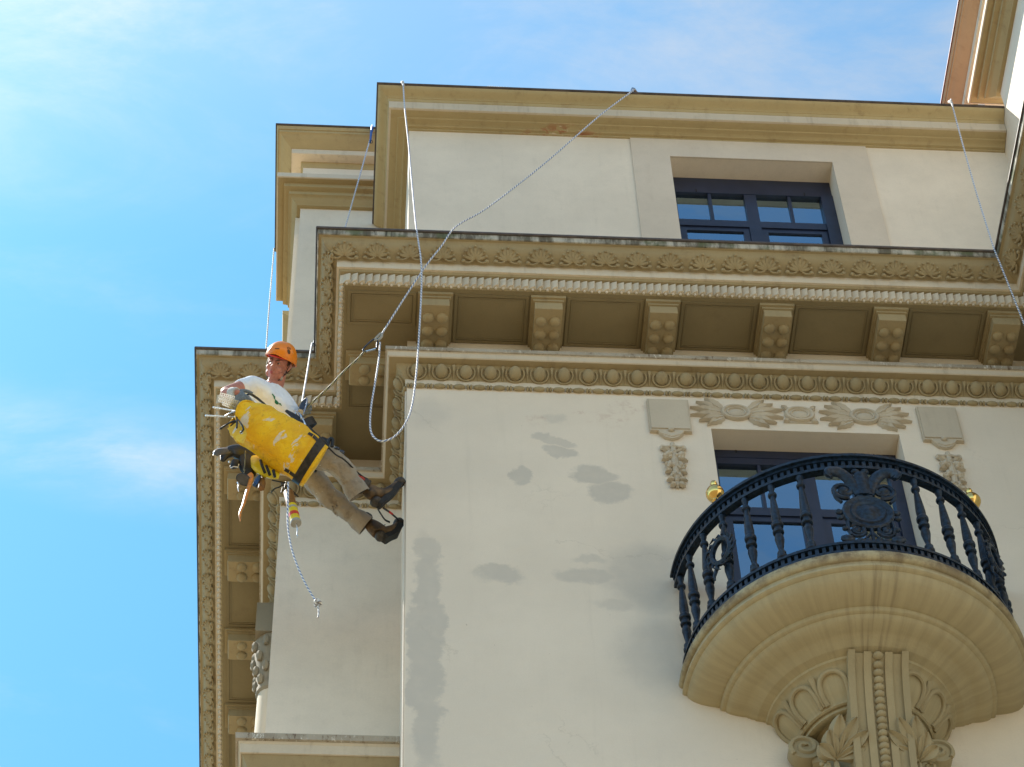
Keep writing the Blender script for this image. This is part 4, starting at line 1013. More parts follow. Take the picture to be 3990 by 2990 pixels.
# bare hands inside the gloves are part of the same figure
def finger_set(wr, fw, sd, up_, L=1.0, curl=0.6):
    """wr wrist, fw pointing to the fingertips, sd toward the thumb, up_ back of the hand"""
    fw, sd, up_ = fw.normalized(), sd.normalized(), up_.normalized(); out = []
    for k, (off, ln) in enumerate(((.030, .072), (.010, .080), (-.011, .074), (-.031, .058))):
        b = wr + fw * .095 * L + sd * off; p = [wr + fw * .045 + sd * off * .8, b]; d = fw.copy()
        for q, sgm in enumerate((.45, .32, .23)):
            d = (d * cos(curl * (.7 + .25 * q)) - up_ * sin(curl * (.7 + .25 * q))).normalized(); p.append(p[-1] + d * ln * sgm * L)
        out.append((p, [.012, .0115, .0105, .0095, .0078]))
    t0 = wr + fw * .022 + sd * .026; d = (fw * .55 + sd * .75 - up_ * .25).normalized()
    out.append(([t0, t0 + d * .040, t0 + d * .066 - up_ * .010 + fw * .010, t0 + d * .078 + fw * .03 - up_ * .022], [.015, .0135, .0115, .009]))
    return out
rfw = V((-0.8128,-0.7200,17.3840)) - rwr; rsd = (VU * .8 + VR * .2); rup = VN * .8 + VU * .35
lfw = V((-0.3807,-0.4200,17.7100)) - lwr; lsd = VU; lup = VN * .6 - VR * .5
def orth(fw, up_):
    fw = fw.normalized(); up_ = (up_ - fw * up_.dot(fw)).normalized(); return fw, fw.cross(up_), up_
for (wr, fw, up_) in ((rwr, rfw, rup), (lwr, lfw, lup)):
    f_, s__, u_ = orth(fw, up_)
    if s__.dot(VU) < 0: s__ = -s__
    for p, r in finger_set(wr, f_, s__, u_): body.tube(p, [x * .8 for x in r], 7)
    body.ell(wr + f_ * .055, (.040, .016, .050), 10, 7, Matrix((s__, u_, f_)).transposed().to_4x4())
remesh(body, 'body', 0.0052, M_skin, person, 4)
for s in (-1, 1):
    MB().ell(H(s * .032, .082, .0035), (.0115, .0085, .0060), 10, 7, HM4).build('eye', M_white_eye, person)
    MB().ell(H(s * .032 - .002, .0905, .001), (.0062, .0035, .0055), 9, 6, HM4).build('iris', M_iris, person)
    MB().tube([H(s * .012, .101, .018), H(s * .030, .101, .026), H(s * .052, .086, .020)], [.004, .0055, .003], 6, smooth=3).build('eyebrow', M_brow, person)
    MB().tube([H(s * .016, .090, .006), H(s * .032, .094, .0125), H(s * .047, .084, .006)], .0028, 5, smooth=3).build('eyelid', M_skin, person)
MB().ell(H(0, .108, -.066), (.016, .008, .006), 9, 6, HM4).ell(H(0, .106, -.077), (.014, .009, .0065), 9, 6, HM4).build('lips', M_lip, person)
hr = MB()
for s in (-1, 1): hr.ell(H(s * .076, .004, .022), (.007, .026, .032), 8, 6, HM4)
hr.ell(H(0, -.060, .0), (.070, .055, .070), 12, 8, HM4); hr.build('hair', M_brow, person)

# helmet
hm = MB(); NS, NR = 40, 14
def rim(a): # a from +x round through +n (front)
    f = sin(a); return .052 + .018 * max(0, f) - .045 * max(0, -f) - .018 * abs(cos(a)) 
def hpt(a, t_, k=1.0):
    z0 = rim(a); ph = t_ * pi / 2
    R_ = 1.0 if t_ else 1.0
    z = z0 + (.172 - z0) * sin(ph); c = cos(ph) ** 0.82 if t_ < 1 else 0
    return H(.118 * k * cos(a) * c, .132 * k * sin(a) * c - .006, z - (0 if k == 1.0 else .006))
vs = []; fs = []
for k_ in (1.0, .95):
    for i in range(NR + 1):
        for j in range(NS): vs.append(hpt(2 * pi * j / NS, i / NR, k_))
off = (NR + 1) * NS
for q in (0, off):
    for i in range(NR):
        for j in range(NS): fs.append((q + i * NS + j, q + i * NS + (j + 1) % NS, q + (i + 1) * NS + (j + 1) % NS, q + (i + 1) * NS + j))
for j in range(NS): fs.append((j, off + j, off + (j + 1) % NS, (j + 1) % NS))
hm.add(vs, fs); helmet = hm.build('helmet', M_helmet, person, 60)
MB().tube([hpt(2 * pi * j / NS, 0.0) for j in range(NS)], .0045, 6, closed=True).build('helmet_rim', M_helmet, helmet)
hb = BVHTree.FromPolygons([Vector(v) for v in vs], fs)
def on(bvh, p, d, lift=.002):
    """drop a point along d on to a surface"""
    h = bvh.ray_cast(p - d * .6, d)
    return (h[0] + h[1] * (lift if h[1].dot(d) < 0 else -lift)) if h[0] is not None else p
def decal(bvh, outline, d, mat, name, parent, lift=.0018, depth=.0012):
    pts = [on(bvh, V(p), d, lift) for p in outline]; n = len(pts)
    c = on(bvh, sum((V(p) for p in outline), Vector()) / n, d, lift)
    mb = MB(); mb.add([*pts, c, *[p + d * depth for p in pts]], [(i, (i + 1) % n, n) for i in range(n)] + [(i, i + n + 1, (i + 1) % n + n + 1, (i + 1) % n) for i in range(n)])
    return mb.build(name, mat, parent, 60)
dv = -VN
decal(hb, [(-0.5254,-0.5000,18.3109), (-0.5243,-0.5000,18.3280), (-0.5171,-0.5000,18.3355), (-0.5092,-0.5000,18.3279), (-0.5044,-0.5000,18.3071), (-0.5057,-0.5000,18.2820), (-0.5134,-0.5000,18.2705), (-0.5214,-0.5000,18.2831)], dv, M_helmet_mark, 'helmet_emblem', helmet)
decal(hb, [(-0.5286,-0.5000,18.3630), (-0.5252,-0.5000,18.3652), (-0.5195,-0.5000,18.3394), (-0.5235,-0.5000,18.3371)], dv, M_helmet_mark, 'helmet_emblem', helmet)
decal(hb, [(-0.5195,-0.5000,18.3676), (-0.5148,-0.5000,18.3658), (-0.5095,-0.5000,18.3359), (-0.5149,-0.5000,18.3396)], dv, M_helmet_mark, 'helmet_emblem', helmet)
decal(hb, [(-0.5100,-0.5000,18.3620), (-0.5051,-0.5000,18.3563), (-0.5005,-0.5000,18.3284), (-0.5059,-0.5000,18.3321)], dv, M_helmet_mark, 'helmet_emblem', helmet)
for a, b_ in ((940, 952), (955, 964), (967, 976), (979, 992)):
    decal(hb, [V((-0.6148,-0.5000,18.3431)) + VR * (a - 940) * .000597, V((-0.6148,-0.5000,18.3431)) + VR * (b_ - 940) * .000597, V((-0.6142,-0.5000,18.3300)) + VR * (b_ - 939) * .000597, V((-0.6142,-0.5000,18.3300)) + VR * (a - 939) * .000597], dv, M_helmet_mark, 'helmet_lettering', helmet)
for s in (-1, 1):
    MB().tube([H(s * .092, .012, .045), H(s * .088, .030, -.02), H(s * .070, .040, -.085), H(s * .03, .060, -.138), H(0, .066, -.150)], .0048, 6, smooth=4, flat=.5).build('chin_strap', M_black, helmet)
    MB().tube([H(s * .094, -.040, .04), H(s * .092, -.01, -.02), H(s * .078, .030, -.07)], .0045, 6, smooth=4, flat=.5).build('chin_strap', M_black, helmet)
MB().ell(H(.066, .046, -.098), (.010, .008, .018), 8, 6, HM4).build('strap_buckle', M_cart_grey, helmet)
MB().tube([H(.098 * cos(a), .108 * sin(a) - .006, .050 if sin(a) > 0 else .035) for a in [radians(150 - 20 * k) for k in range(-2, 9)]], .008, 6, flat=1.6).build('helmet_headband', M_red, helmet)

# T-shirt (torso and short sleeves)
def garment(verts, edges, root, name, mat, voxel=.0075, wr=0.006, seed=0, extra=None, parent=person, it=3, freq=14):
    mb = MB(); v_, f_ = add_skin(verts, edges, root); mb.add(v_, f_)
    if extra: extra(mb)
    o = remesh(mb, name, voxel, mat, parent, it)
    for v in o.data.vertices:
        q = v.co * freq + Vector((seed, seed * 2, 0)); n_ = noise.noise(q) + .5 * noise.noise(q * 2.1)
        v.co += v.normal * n_ * wr
    o.data.update(); return o
sl_end = rsh.lerp(relb, .50); lsl_end = lsh.lerp(lelb, .55)
shirt = garment({'wai': (waist.lerp(pelvis, .55), (.140, .115)), 'w2': (waist, (.130, .105)), 'che': (chest, (.136, .115)), 'nb': (neckb.lerp(chest, .34), (.088, .080)), 'rs': (rsh, .076), 'rs2': (rsh.lerp(relb, .28), .074), 'rs3': (sl_end, .072),
                 'ls': (lsh, .082), 'ls3': (lsl_end, .075)},
                [('wai', 'w2'), ('w2', 'che'), ('che', 'nb'), ('che', 'rs'), ('rs', 'rs2'), ('rs2', 'rs3'), ('che', 'ls'), ('ls', 'ls3')], 'wai', 'shirt', M_shirt, wr=.010, freq=7)
sb = BVHTree.FromPolygons([v.co.copy() for v in shirt.data.vertices], [tuple(p.vertices) for p in shirt.data.polygons])
decal(sb, [(-0.6305,-0.4000,17.9016), (-0.6227,-0.4000,17.9059), (-0.6144,-0.4000,17.8850), (-0.6065,-0.4000,17.8738), (-0.6091,-0.4000,17.8544), (-0.6035,-0.4000,17.8306), (-0.5916,-0.4000,17.8187), (-0.5814,-0.4000,17.7933), (-0.5840,-0.4000,17.7740), (-0.5983,-0.4000,17.7761), (-0.6105,-0.4000,17.7947), (-0.6097,-0.4000,17.8158), (-0.6080,-0.4000,17.8304), (-0.6157,-0.4000,17.8492), (-0.6188,-0.4000,17.8684)], dv, M_green, 'shirt_print', shirt, .003)
MB().tube([on(sb, V(q), dv, .002) for q in ((-0.5635,-0.4000,17.7607), (-0.5704,-0.4000,17.7891), (-0.5780,-0.4000,17.7935), (-0.5736,-0.4000,17.7698))], .003, 5).build('shirt_print', M_green, shirt)
nc = neckb.lerp(H(0, -.03, -.10), .06)
ax = (H(0, -.035, -.10) - neckb).normalized(); e1 = ax.orthogonal().normalized(); e2 = ax.cross(e1)
MB().tube([nc + e1 * .068 * cos(a) + e2 * .064 * sin(a) for a in [2 * pi * k / 20 for k in range(20)]], .0055, 7, closed=True).build('collar', M_shirt, shirt)
# trousers
rcuff = V((-0.0183,-0.0900,17.2286)); lcuff = lkn.lerp(lank, .80)
trousers = garment({'wai': (waist.lerp(pelvis, .7), (.148, .122)), 'pel': (pelvis, (.165, .14)), 'rh': (rhip, .122), 'rt': (rhip.lerp(rkn, .5), .108), 'rk': (rkn, .096), 'rs': (rkn.lerp(rcuff, .55), .090), 'rc': (rcuff, .086),
                    'lh': (lhip, .118), 'lt': (lhip.lerp(lkn, .5), .100), 'lk': (lkn, .086), 'ls': (lkn.lerp(lank, .5), .080), 'lc': (lcuff, .078)},
                   [('wai', 'pel'), ('pel', 'rh'), ('rh', 'rt'), ('rt', 'rk'), ('rk', 'rs'), ('rs', 'rc'), ('pel', 'lh'), ('lh', 'lt'), ('lt', 'lk'), ('lk', 'ls'), ('ls', 'lc')], 'pel', 'trousers', M_trouser, wr=.017, seed=3, freq=10)
def cuff_dark(kn, an, r, sd):
    d = (an - kn).normalized(); c = an + d * (r * .30)
    e1 = d.orthogonal().normalized(); e2 = d.cross(e1); mb = MB()
    mb.lathe([(r * .80, -.07), (r * .97, -.02), (r * 1.0, .055), (r * .94, .056), (r * .90, .0), (r * .4, -.005)], tuple(c), 20, M=Matrix((e1, e2, d)).transposed().to_4x4(), cap=False)
    return mb.build('trouser_cuff', M_trouser, trousers)
cuff_dark(rkn, rcuff, .088, 1); cuff_dark(lkn, lcuff, .082, 1)
# boots
def boot(an, heel, ball, toe, kn, name):
    d = (an - kn).normalized()
    up = (an - (heel + ball) / 2).normalized(); fwd = (toe - heel).normalized(); side = fwd.cross(up).normalized()
    mb = MB(); v_, f_ = add_skin({'c': (an - d * .045, .052), 'a': (an + d * .03, .054), 'h': (heel.lerp(an, .42), .050), 'm': (heel.lerp(ball, .55).lerp(an, .34), .052), 'b': (ball.lerp(an, .18), (.052, .044)), 't': (toe.lerp(an, .04), (.040, .034))},
                         [('c', 'a'), ('a', 'h'), ('a', 'm'), ('m', 'b'), ('b', 't')], 'a')
    mb.add(v_, f_)
    bt = remesh(mb, name, .006, M_boot_leather, person, 3)
    # sole: outline along heel-ball-toe, thick
    so = MB(); n = 14; L = []
    for i in range(n + 1):
        t_ = i / n; c = heel.lerp(ball, t_ / .62) if t_ < .62 else ball.lerp(toe, (t_ - .62) / .38)
        w_ = .042 * (1 - .18 * sin(pi * min(1, t_ / .62)) ** 2) if t_ < .62 else .046 * sqrt(max(0.02, 1 - ((t_ - .62) / .40) ** 2.4))
        if t_ < .08: w_ *= .72 + 3.5 * t_
        L.append((c, w_))
    k = 4; vs = []
    for c, w_ in L:
        vs += [c + side * w_ + up * .028, c + side * w_ * 1.06 - up * .014, c - side * w_ * 1.06 - up * .014, c - side * w_ + up * .028]
    fs = [(i * 4 + j, i * 4 + (j + 1) % 4, (i + 1) * 4 + (j + 1) % 4, (i + 1) * 4 + j) for i in range(n) for j in range(4)] + [(0, 1, 2, 3), (n * 4, n * 4 + 3, n * 4 + 2, n * 4 + 1)]
    so.add(vs, fs).build('sole', M_rubber, bt, 30)
    tc = MB(); tc.ell(toe.lerp(an, .10), (.050, .046, .040), 12, 8, Matrix((side, fwd, up)).transposed().to_4x4()); tc.build('toe_cap', M_boot_dark, bt); tc = MB(); tc.ell(heel.lerp(an, .26), (.048, .044, .040), 12, 8, Matrix((side, fwd, up)).transposed().to_4x4())
    tc.build('heel_cap', M_boot_dark, bt)
    e1 = d.orthogonal().normalized(); e2 = d.cross(e1)
    MB().lathe([(.060, -.030), (.064, -.015), (.064, .010), (.058, .022)], tuple(an - d * .038), 18, M=Matrix((e1, e2, d)).transposed().to_4x4(), cap=True).build('boot_collar', M_boot_dark, bt)
    MB().lathe([(.050, -.060), (.054, -.03), (.052, .0)], tuple(an - d * .055), 16, M=Matrix((e1, e2, d)).transposed().to_4x4(), cap=True).build('sock', M_sock, bt)
    for q in (.25, .45, .62):
        c = an.lerp(ball, q) + up * (.052 - .030 * q); MB().tube([c + side * .034 - up * .008, c + up * .006, c - side * .034 - up * .008], .0035, 5, smooth=3).build('lace', M_black, bt)
    return bt
boot(V((0.0842,-0.0200,17.2778)), V((0.1750,0.0300,17.1498)), V((0.2755,0.0400,17.3125)), V((0.3482,0.0300,17.4459)), rkn, 'boot')
boot(V((0.1126,0.2600,17.2294)), V((0.2208,0.3000,17.0902)), V((0.3168,0.3100,17.1874)), V((0.3492,0.3100,17.3020)), lkn, 'boot')
# gloves
def glove(wr, elb, fw, up_):
    f_, s__, u_ = orth(fw, up_)
    if s__.dot(VU) < 0: s__ = -s__
    mb = MB(); MM = Matrix((s__, u_, f_)).transposed().to_4x4()
    mb.ell(wr + f_ * .055, (.047, .024, .060), 12, 8, MM)
    for p, r in finger_set(wr, f_, s__, u_): mb.tube(p, [x * 1.12 for x in r], 8)
    gl_ = remesh(mb, 'glove', .0040, M_glove_palm, person, 3)
    d = (wr - elb).normalized(); e1 = d.orthogonal().normalized(); e2 = d.cross(e1)
    MB().lathe([(.038, -.035), (.041, -.025), (.039, .0), (.040, .025), (.036, .040)], tuple(wr), 16, M=Matrix((e1, e2, d)).transposed().to_4x4(), cap=True).build('glove_cuff', M_glove, gl_)
glove(rwr, relb, rfw, rup); glove(lwr, lelb, lfw, lup)
# harness
hs = MB()
def belt(c, axis, rx, ry, w_, t_=.006, ref=None):
    axis = axis.normalized(); e1 = ((ref or VN) - axis * (ref or VN).dot(axis)).normalized(); e2 = axis.cross(e1); mb = MB()
    mb.lathe([(1.0, -w_), (1.0 + t_ / rx, -w_), (1.0 + t_ / rx, w_), (1.0, w_), (1.0, -w_)], tuple(c), 28, M=Matrix((e1 * rx, e2 * ry, axis)).transposed().to_4x4(), cap=False); return mb
bc = waist.lerp(pelvis, .40); har = belt(bc, pelvis - waist, .150, .172, .030).build('harness', M_black, person)
belt(rhip.lerp(rkn, .22), rkn - rhip, .128, .128, .026).build('leg_loop', M_black, har); belt(lhip.lerp(lkn, .22), lkn - lhip, .124, .124, .026).build('leg_loop', M_black, har)
MB().tube([V((-0.5274,-0.4200,17.6766)), V((-0.4522,-0.4400,17.5684)), V((-0.3879,-0.4400,17.4702)), V((-0.3042,-0.4000,17.4015)), V((-0.2167,-0.3600,17.3666))], [.012, .026, .030, .026, .014], 8, smooth=4, flat=.4).build('harness_strap', M_black, har)
MB().tube([V((-0.2261,-0.3800,17.3316)), V((-0.1532,-0.3400,17.2713)), V((-0.0866,-0.3000,17.2604)), V((0.0225,-0.1400,17.3067)), V((0.1108,-0.0700,17.3096))], .006, 6, smooth=4).build('harness_strap', M_black, har)
MB().tube([V((-0.2145,-0.4000,17.2645)), V((-0.2022,-0.4000,17.3649)), V((-0.1771,-0.4000,17.3662)), V((-0.1802,-0.3800,17.3090))], .014, 7, smooth=4).build('harness_buckle', M_black, har)
MB().ell(V((-0.1453,-0.3000,17.3903)), (.025, .018, .015), 8, 6).ell(V((-0.1091,-0.2800,17.3765)), (.024, .018, .02), 8, 6).build('harness_buckle', M_darkmetal, har)
pad = MB().tube([V((-0.7261,-0.3600,17.1675)), V((-0.6908,-0.3800,17.0536)), V((-0.6279,-0.3800,16.9837)), V((-0.5480,-0.3600,16.9728))], [.050, .062, .055, .03], 10, smooth=4, flat=.6).build('seat_pad', M_yellow, har)
for q in ((V((-0.6823,-0.4500,17.0367)), V((-0.6665,-0.4600,16.9517)), V((-0.6452,-0.4200,16.9235))), (V((-0.6398,-0.4500,16.9740)), V((-0.6234,-0.4500,16.9183)), V((-0.6101,-0.4100,16.9139))), (V((-0.5893,-0.4300,16.9537)), V((-0.5808,-0.4200,16.9186)), V((-0.5762,-0.3800,16.9330)))):
    MB().tube(q, .011, 6, smooth=3, flat=.5).build('seat_pad_stripe', M_black, har)

# ------------------------------------------------------------------ what hangs on him (each its own thing)
bag = empty('haul_bag', 'long scuffed yellow bag with a black base band slung across the climber', 'bag', (-0.5557,-0.5500,17.1169))
ba, bb = V((-0.8361,-0.6600,17.2626)), V((-0.2878,-0.4200,17.0300))
bx = (bb - ba); bl_ = bx.length; bz = bx.normalized(); be1 = (VN - bz * VN.dot(bz)).normalized(); be2 = bz.cross(be1)
if be2.dot(VU) < 0: be2 = -be2
mb = MB(); NA, NL = 48, 40; vs = []
rad_of = lambda t_: _lerp_list([.142, .168, .176, .180, .186, .192, .192, .186, .178, .172, .168], t_)
for i in range(NL + 1):
    t_ = i / NL
    for j in range(NA):
        a = 2 * pi * j / NA; r = rad_of(t_)
        p0 = ba + bx * t_; d = be1 * cos(a) * .66 + be2 * sin(a)
        q = (p0 + d * r) * 6.0; wv = .042 * noise.noise(q * .8) + .016 * noise.noise(q * 2.3) + .010 * abs(noise.noise(q * 1.5 + Vector((9, 2, 4)))) + .005 * sin(3 * a + 5 * t_)
        mouth = .05 * max(0, 1 - t_ * 6) * sin(2 * a + .6)
        vs.append(p0 + d * (r + wv * (1 - .6 * t_)) - bz * (mouth if i == 0 else mouth * .6))
fs = [(i * NA + j, i * NA + (j + 1) % NA, (i + 1) * NA + (j + 1) % NA, (i + 1) * NA + j) for i in range(NL) for j in range(NA)]
k = len(vs); vs.append(bb + bz * .012)
fs += [(NL * NA + j, NL * NA + (j + 1) % NA, k) for j in range(NA)]
mb.add(vs, fs); bago = mb.build('bag_body', M_bag, bag, 60)
def bring(t0, t1, lift, name, mat):
    mb = MB(); vs = []
    for t_, l_ in ((t0, 0.0), (t0, lift), (t1, lift), (t1, 0.0)):
        for j in range(NA):
            a = 2 * pi * j / NA; p0 = ba + bx * t_; d = be1 * cos(a) * .66 + be2 * sin(a); r = rad_of(min(1, t_))
            q = (p0 + d * r) * 6.0; wv = .042 * noise.noise(q * .8) + .016 * noise.noise(q * 2.3) + .010 * abs(noise.noise(q * 1.5 + Vector((9, 2, 4)))) + .005 * sin(3 * a + 5 * t_)
            vs.append(p0 + d * (r + wv * (1 - .6 * t_) + l_))
    return mb.add(vs, [(i * NA + j, i * NA + (j + 1) % NA, ((i + 1) % 4) * NA + (j + 1) % NA, ((i + 1) % 4) * NA + j) for i in range(3) for j in range(NA)]).build(name, mat, bag, 40)
bring(.865, .962, .004, 'base_band', M_bag_band)
def bag_pt(t_, a, l_=.003):
    p0 = ba + bx * t_; d = be1 * cos(a) * .66 + be2 * sin(a); r = rad_of(t_); q = (p0 + d * r) * 6.0
    wv = .042 * noise.noise(q * .8) + .016 * noise.noise(q * 2.3) + .010 * abs(noise.noise(q * 1.5 + Vector((9, 2, 4)))) + .005 * sin(3 * a + 5 * t_)
    return p0 + d * (r + wv * (1 - .6 * t_) + l_)
MB().tube([bag_pt(.03 + .83 * k / 30, -.55 + .05 * sin(k * .6)) for k in range(31)], .0035, 5, flat=.6).build('bag_seam', M_bag, bag)
MB().tube([bag_pt(.80, a) for a in [-1.3 + .1 * k for k in range(27)]], .003, 5).build('bag_seam', M_bag, bag)
for a0 in (.9, -1.0):
    mb = MB(); g_ = [[bag_pt(.74 + .13 * i / 4, a0 + .22 * j / 3, .005) for j in range(4)] for i in range(5)]
    mb.add([v for r_ in g_ for v in r_], [(i * 4 + j, i * 4 + j + 1, (i + 1) * 4 + j + 1, (i + 1) * 4 + j) for i in range(4) for j in range(3)]); mb.build('strap_tab', M_bag_band, bag)
MB().tube([vs_ for vs_ in [ba - bz * .05 * sin(2 * a + .6) + (be1 * cos(a) * .66 + be2 * sin(a)) * (.142 + .008 * sin(3 * a)) for a in [2 * pi * j / 32 for j in range(32)]]], .007, 6, closed=True).build('bag_rim', M_bag, bag)
# inner lining so the mouth reads as an opening
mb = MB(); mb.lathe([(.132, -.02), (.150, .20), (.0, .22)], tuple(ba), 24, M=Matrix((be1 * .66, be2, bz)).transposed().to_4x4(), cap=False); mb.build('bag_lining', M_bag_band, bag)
# torn flap at the mouth with an eyelet
fl = [(-0.9243,-0.6600,17.1206), (-0.8929,-0.6800,17.1253), (-0.8550,-0.7000,17.1535), (-0.7953,-0.7400,17.0507), (-0.7749,-0.7500,16.9405), (-0.7954,-0.7200,16.8656), (-0.8373,-0.7000,16.9189), (-0.8816,-0.6800,17.0112)]
mb = MB(); mb.prism(fl, tuple(be1 * -.008)); mb.build('mouth_flap', M_bag, bag, 30)
MB().tube([V((-0.8165,-0.7550,16.9513)) + (VR * cos(a) + VU * sin(a)) * .009 for a in [2 * pi * k / 12 for k in range(12)]], .004, 6, closed=True).build('eyelet', M_steel, bag)
MB().tube([V((-0.9662,-0.7000,17.0654)), V((-0.9251,-0.7200,17.0870)), V((-0.8925,-0.7200,17.1183)), V((-0.8584,-0.7200,17.1266))], [.009, .0065, .008, .010], 7, smooth=3).build('drawcord_toggle', M_black, bag)
MB().ell(V((-0.9662,-0.7000,17.0654)), (.010, .010, .010), 8, 6).build('drawcord_toggle', M_black, bag)
MB().tube([V((-0.8633,-0.7000,17.2160)), V((-0.8540,-0.7400,17.1002)), V((-0.8501,-0.7500,17.0100))], .0065, 6, smooth=3).build('drawcord', M_black, bag)
MB().tube([V((-0.8483,-0.7400,17.1219)), V((-0.8166,-0.7700,17.0261)), V((-0.8019,-0.7700,16.9697)), V((-0.8158,-0.7650,16.9381))], .0065, 6, smooth=3).build('drawcord', M_black, bag)
MB().tube([V((-0.8265,-0.6600,17.4561)), V((-0.8110,-0.7000,17.4450)), V((-0.7882,-0.7000,17.4886)), V((-0.7333,-0.6600,17.4950)), V((-0.6493,-0.6400,17.4165)), V((-0.5242,-0.6200,17.2989))], [.008, .010, .014, .013, .011, .010], 7, smooth=4, flat=.5).build('bag_strap', M_black, bag)
MB().tube([V((-0.5472,-0.6200,17.3730)), V((-0.4620,-0.6400,17.2339)), V((-0.3696,-0.6200,17.1576)), V((-0.2788,-0.5800,17.1326)), V((-0.2134,-0.5200,17.1440))], [.010, .028, .033, .028, .012], 8, smooth=4, flat=.35).build('bag_strap', M_black, bag)
MB().tube([V((-0.8208,-0.6800,17.4428)), V((-0.7956,-0.7000,17.4373)), V((-0.7696,-0.6900,17.4185))], .006, 6, smooth=3).build('drawcord', M_black, bag)

def rod(p, q, name, label, grp, r=.0075):
    p, q = V(p), V(q); o = empty(name, label, 'metal rod', q, grp)
    L = (q - p).length; n = int(L / .006); d = (q - p)
    mb = MB(); mb.tube([p + d * (k / n) for k in range(n + 1)], [r * (1.0 if k % 2 else .78) for k in range(n + 1)], 8); mb.build('threaded_shaft', M_galv, o, 0)
    MB().lathe([(r * 1.3, 0), (r * 1.5, .004), (r * 1.5, .014), (r * 1.2, .017)], tuple(q), 6, M=d.to_track_quat('Z', 'Y').to_matrix().to_4x4()).build('rod_nut', M_steel, o)
    return o
rod((-1.0856,-0.7000,17.2110), (-0.8570,-0.6400,17.2799), 'threaded_rod', 'long shiny threaded rod poking farthest left out of the yellow bag, the lower one', 'shiny rods poking out of the bag')
rod((-1.0375,-0.7000,17.3135), (-0.9049,-0.6600,17.3375), 'threaded_rod', 'shorter shiny threaded rod above the longest one, poking left out of the bag', 'shiny rods poking out of the bag', .007)
rod((-0.9421,-0.7000,17.2085), (-0.8560,-0.6600,17.3535), 'threaded_rod', 'short shiny rod slanting up to the bag mouth between the two level rods', 'shiny rods poking out of the bag', .010)
# bundle of perforated strips in the hand
for k, (a, b_, lb) in enumerate((((-0.9926,-0.7600,17.3959), (-0.8395,-0.7000,17.4181), 'topmost shiny perforated metal strip gripped under the glove'), ((-0.9994,-0.7700,17.3449), (-0.8415,-0.7100,17.3623), 'second shiny perforated strip from the top in the gripped bundle'), ((-0.9971,-0.7700,17.3064), (-0.8541,-0.7100,17.3197), 'third shiny perforated strip from the top in the gripped bundle'), ((-0.9658,-0.7600,17.2798), (-0.8576,-0.7000,17.2912), 'lowest shiny perforated strip of the bundle at the bag mouth'))):
    a, b_ = V(a), V(b_); d = b_ - a; n = 11; up_ = (VU - d.normalized() * VU.dot(d.normalized())).normalized(); w_ = .011
    mb = MB(); th = VN * .004
    for q in range(n):
        s0, s1 = q / n, (q + .55) / n; p0, p1 = a + d * s0, a + d * s1
        mb.prism([p0 - up_ * w_, p1 - up_ * w_, p1 + up_ * w_, p0 + up_ * w_], th)
        p2 = a + d * ((q + 1) / n)
        if q < n - 1:
            for sg in (-1, 1): mb.prism([p1 + up_ * sg * w_, p2 + up_ * sg * w_, p2 + up_ * sg * w_ * .5, p1 + up_ * sg * w_ * .5], th * .9)
    tag(mb.build('metal_strip', M_galv, None, 0), lb, 'metal strip', 'shiny strips gripped in the glove')

# black tool pouch with grey blades below the bag
tp = empty('tool_pouch', 'black tool pouch hanging behind the bag with a rounded grey plate sticking out left', 'tool pouch', (-0.8347,-0.3800,17.1443))
MB().tube([V((-1.0159,-0.3800,17.1763)), V((-0.9831,-0.3800,17.2108)), V((-0.9390,-0.3800,17.2246)), V((-0.8703,-0.3800,17.2478)), V((-0.8149,-0.3800,17.2407))], [.030, .042, .040, .026, .012], 10, smooth=4, flat=.25).build('grey_plate', M_greyplate, tp)
MB().tube([V((-1.0267,-0.3850,17.1578)), V((-1.0180,-0.3850,17.2108)), V((-0.9847,-0.3850,17.2388)), V((-0.9102,-0.3850,17.2459)), V((-0.8197,-0.3850,17.2372))], .0045, 6, smooth=4).build('plate_edge', M_galv, tp)
MB().tube([V((-0.9585,-0.3600,17.1314)), V((-0.9424,-0.3600,17.1978)), V((-0.8999,-0.3600,17.2410)), V((-0.8396,-0.3600,17.2358)), V((-0.7577,-0.3400,17.2000)), V((-0.6946,-0.3200,17.1389))], [.018, .040, .060, .072, .075, .045], 10, smooth=4, flat=.6).build('pouch_body', M_black, tp)
MB().tube([V((-0.8627,-0.3800,17.1102)), V((-0.8695,-0.3800,17.0529)), V((-0.8899,-0.3800,17.0275))], [.03, .034, .018], 8, smooth=3, flat=.6).build('pouch_pocket', M_black, tp)
MB().tube([V((-0.7988,-0.3600,17.2214)), V((-0.7870,-0.3600,17.0909)), V((-0.7680,-0.3600,17.0106)), V((-0.7185,-0.3400,17.0144))], [.05, .06, .045, .02], 8, smooth=3, flat=.6).build('pouch_pocket', M_black, tp)
MB().tube([V((-0.8972,-0.3850,17.0175)), V((-0.8730,-0.3900,17.0268)), V((-0.8430,-0.3900,17.0235)), V((-0.8380,-0.3900,17.0578))], .004, 6).build('pouch_trim', M_galv, tp)
MB().ell(V((-0.9071,-0.4000,17.0691)), (.010, .008, .010), 8, 6).build('pouch_rivet', M_galv, tp)
MB().tube([V((-0.7979,-0.4300,17.1632)), V((-0.7932,-0.4400,17.0360)), V((-0.7965,-0.4200,16.9483))], .004, 6, smooth=3).build('pouch_cord', M_lany, tp)
mb = MB(); c = V((-0.7953,-0.4000,16.8695)); mb.lathe([(0, -.006), (.95, -.006), (1, 0), (.95, .006), (0, .006)], tuple(c), 24, M=Matrix((VR * .048 + VU * -.012, VU * .040, VN)).transposed().to_4x4(), cap=False)
kp_ = empty('round_plate', 'small dark oval plate dangling under the black tool pouch', 'plate', (-0.7953,-0.4000,16.8695)); mb.build('disc', M_greyplate, kp_)
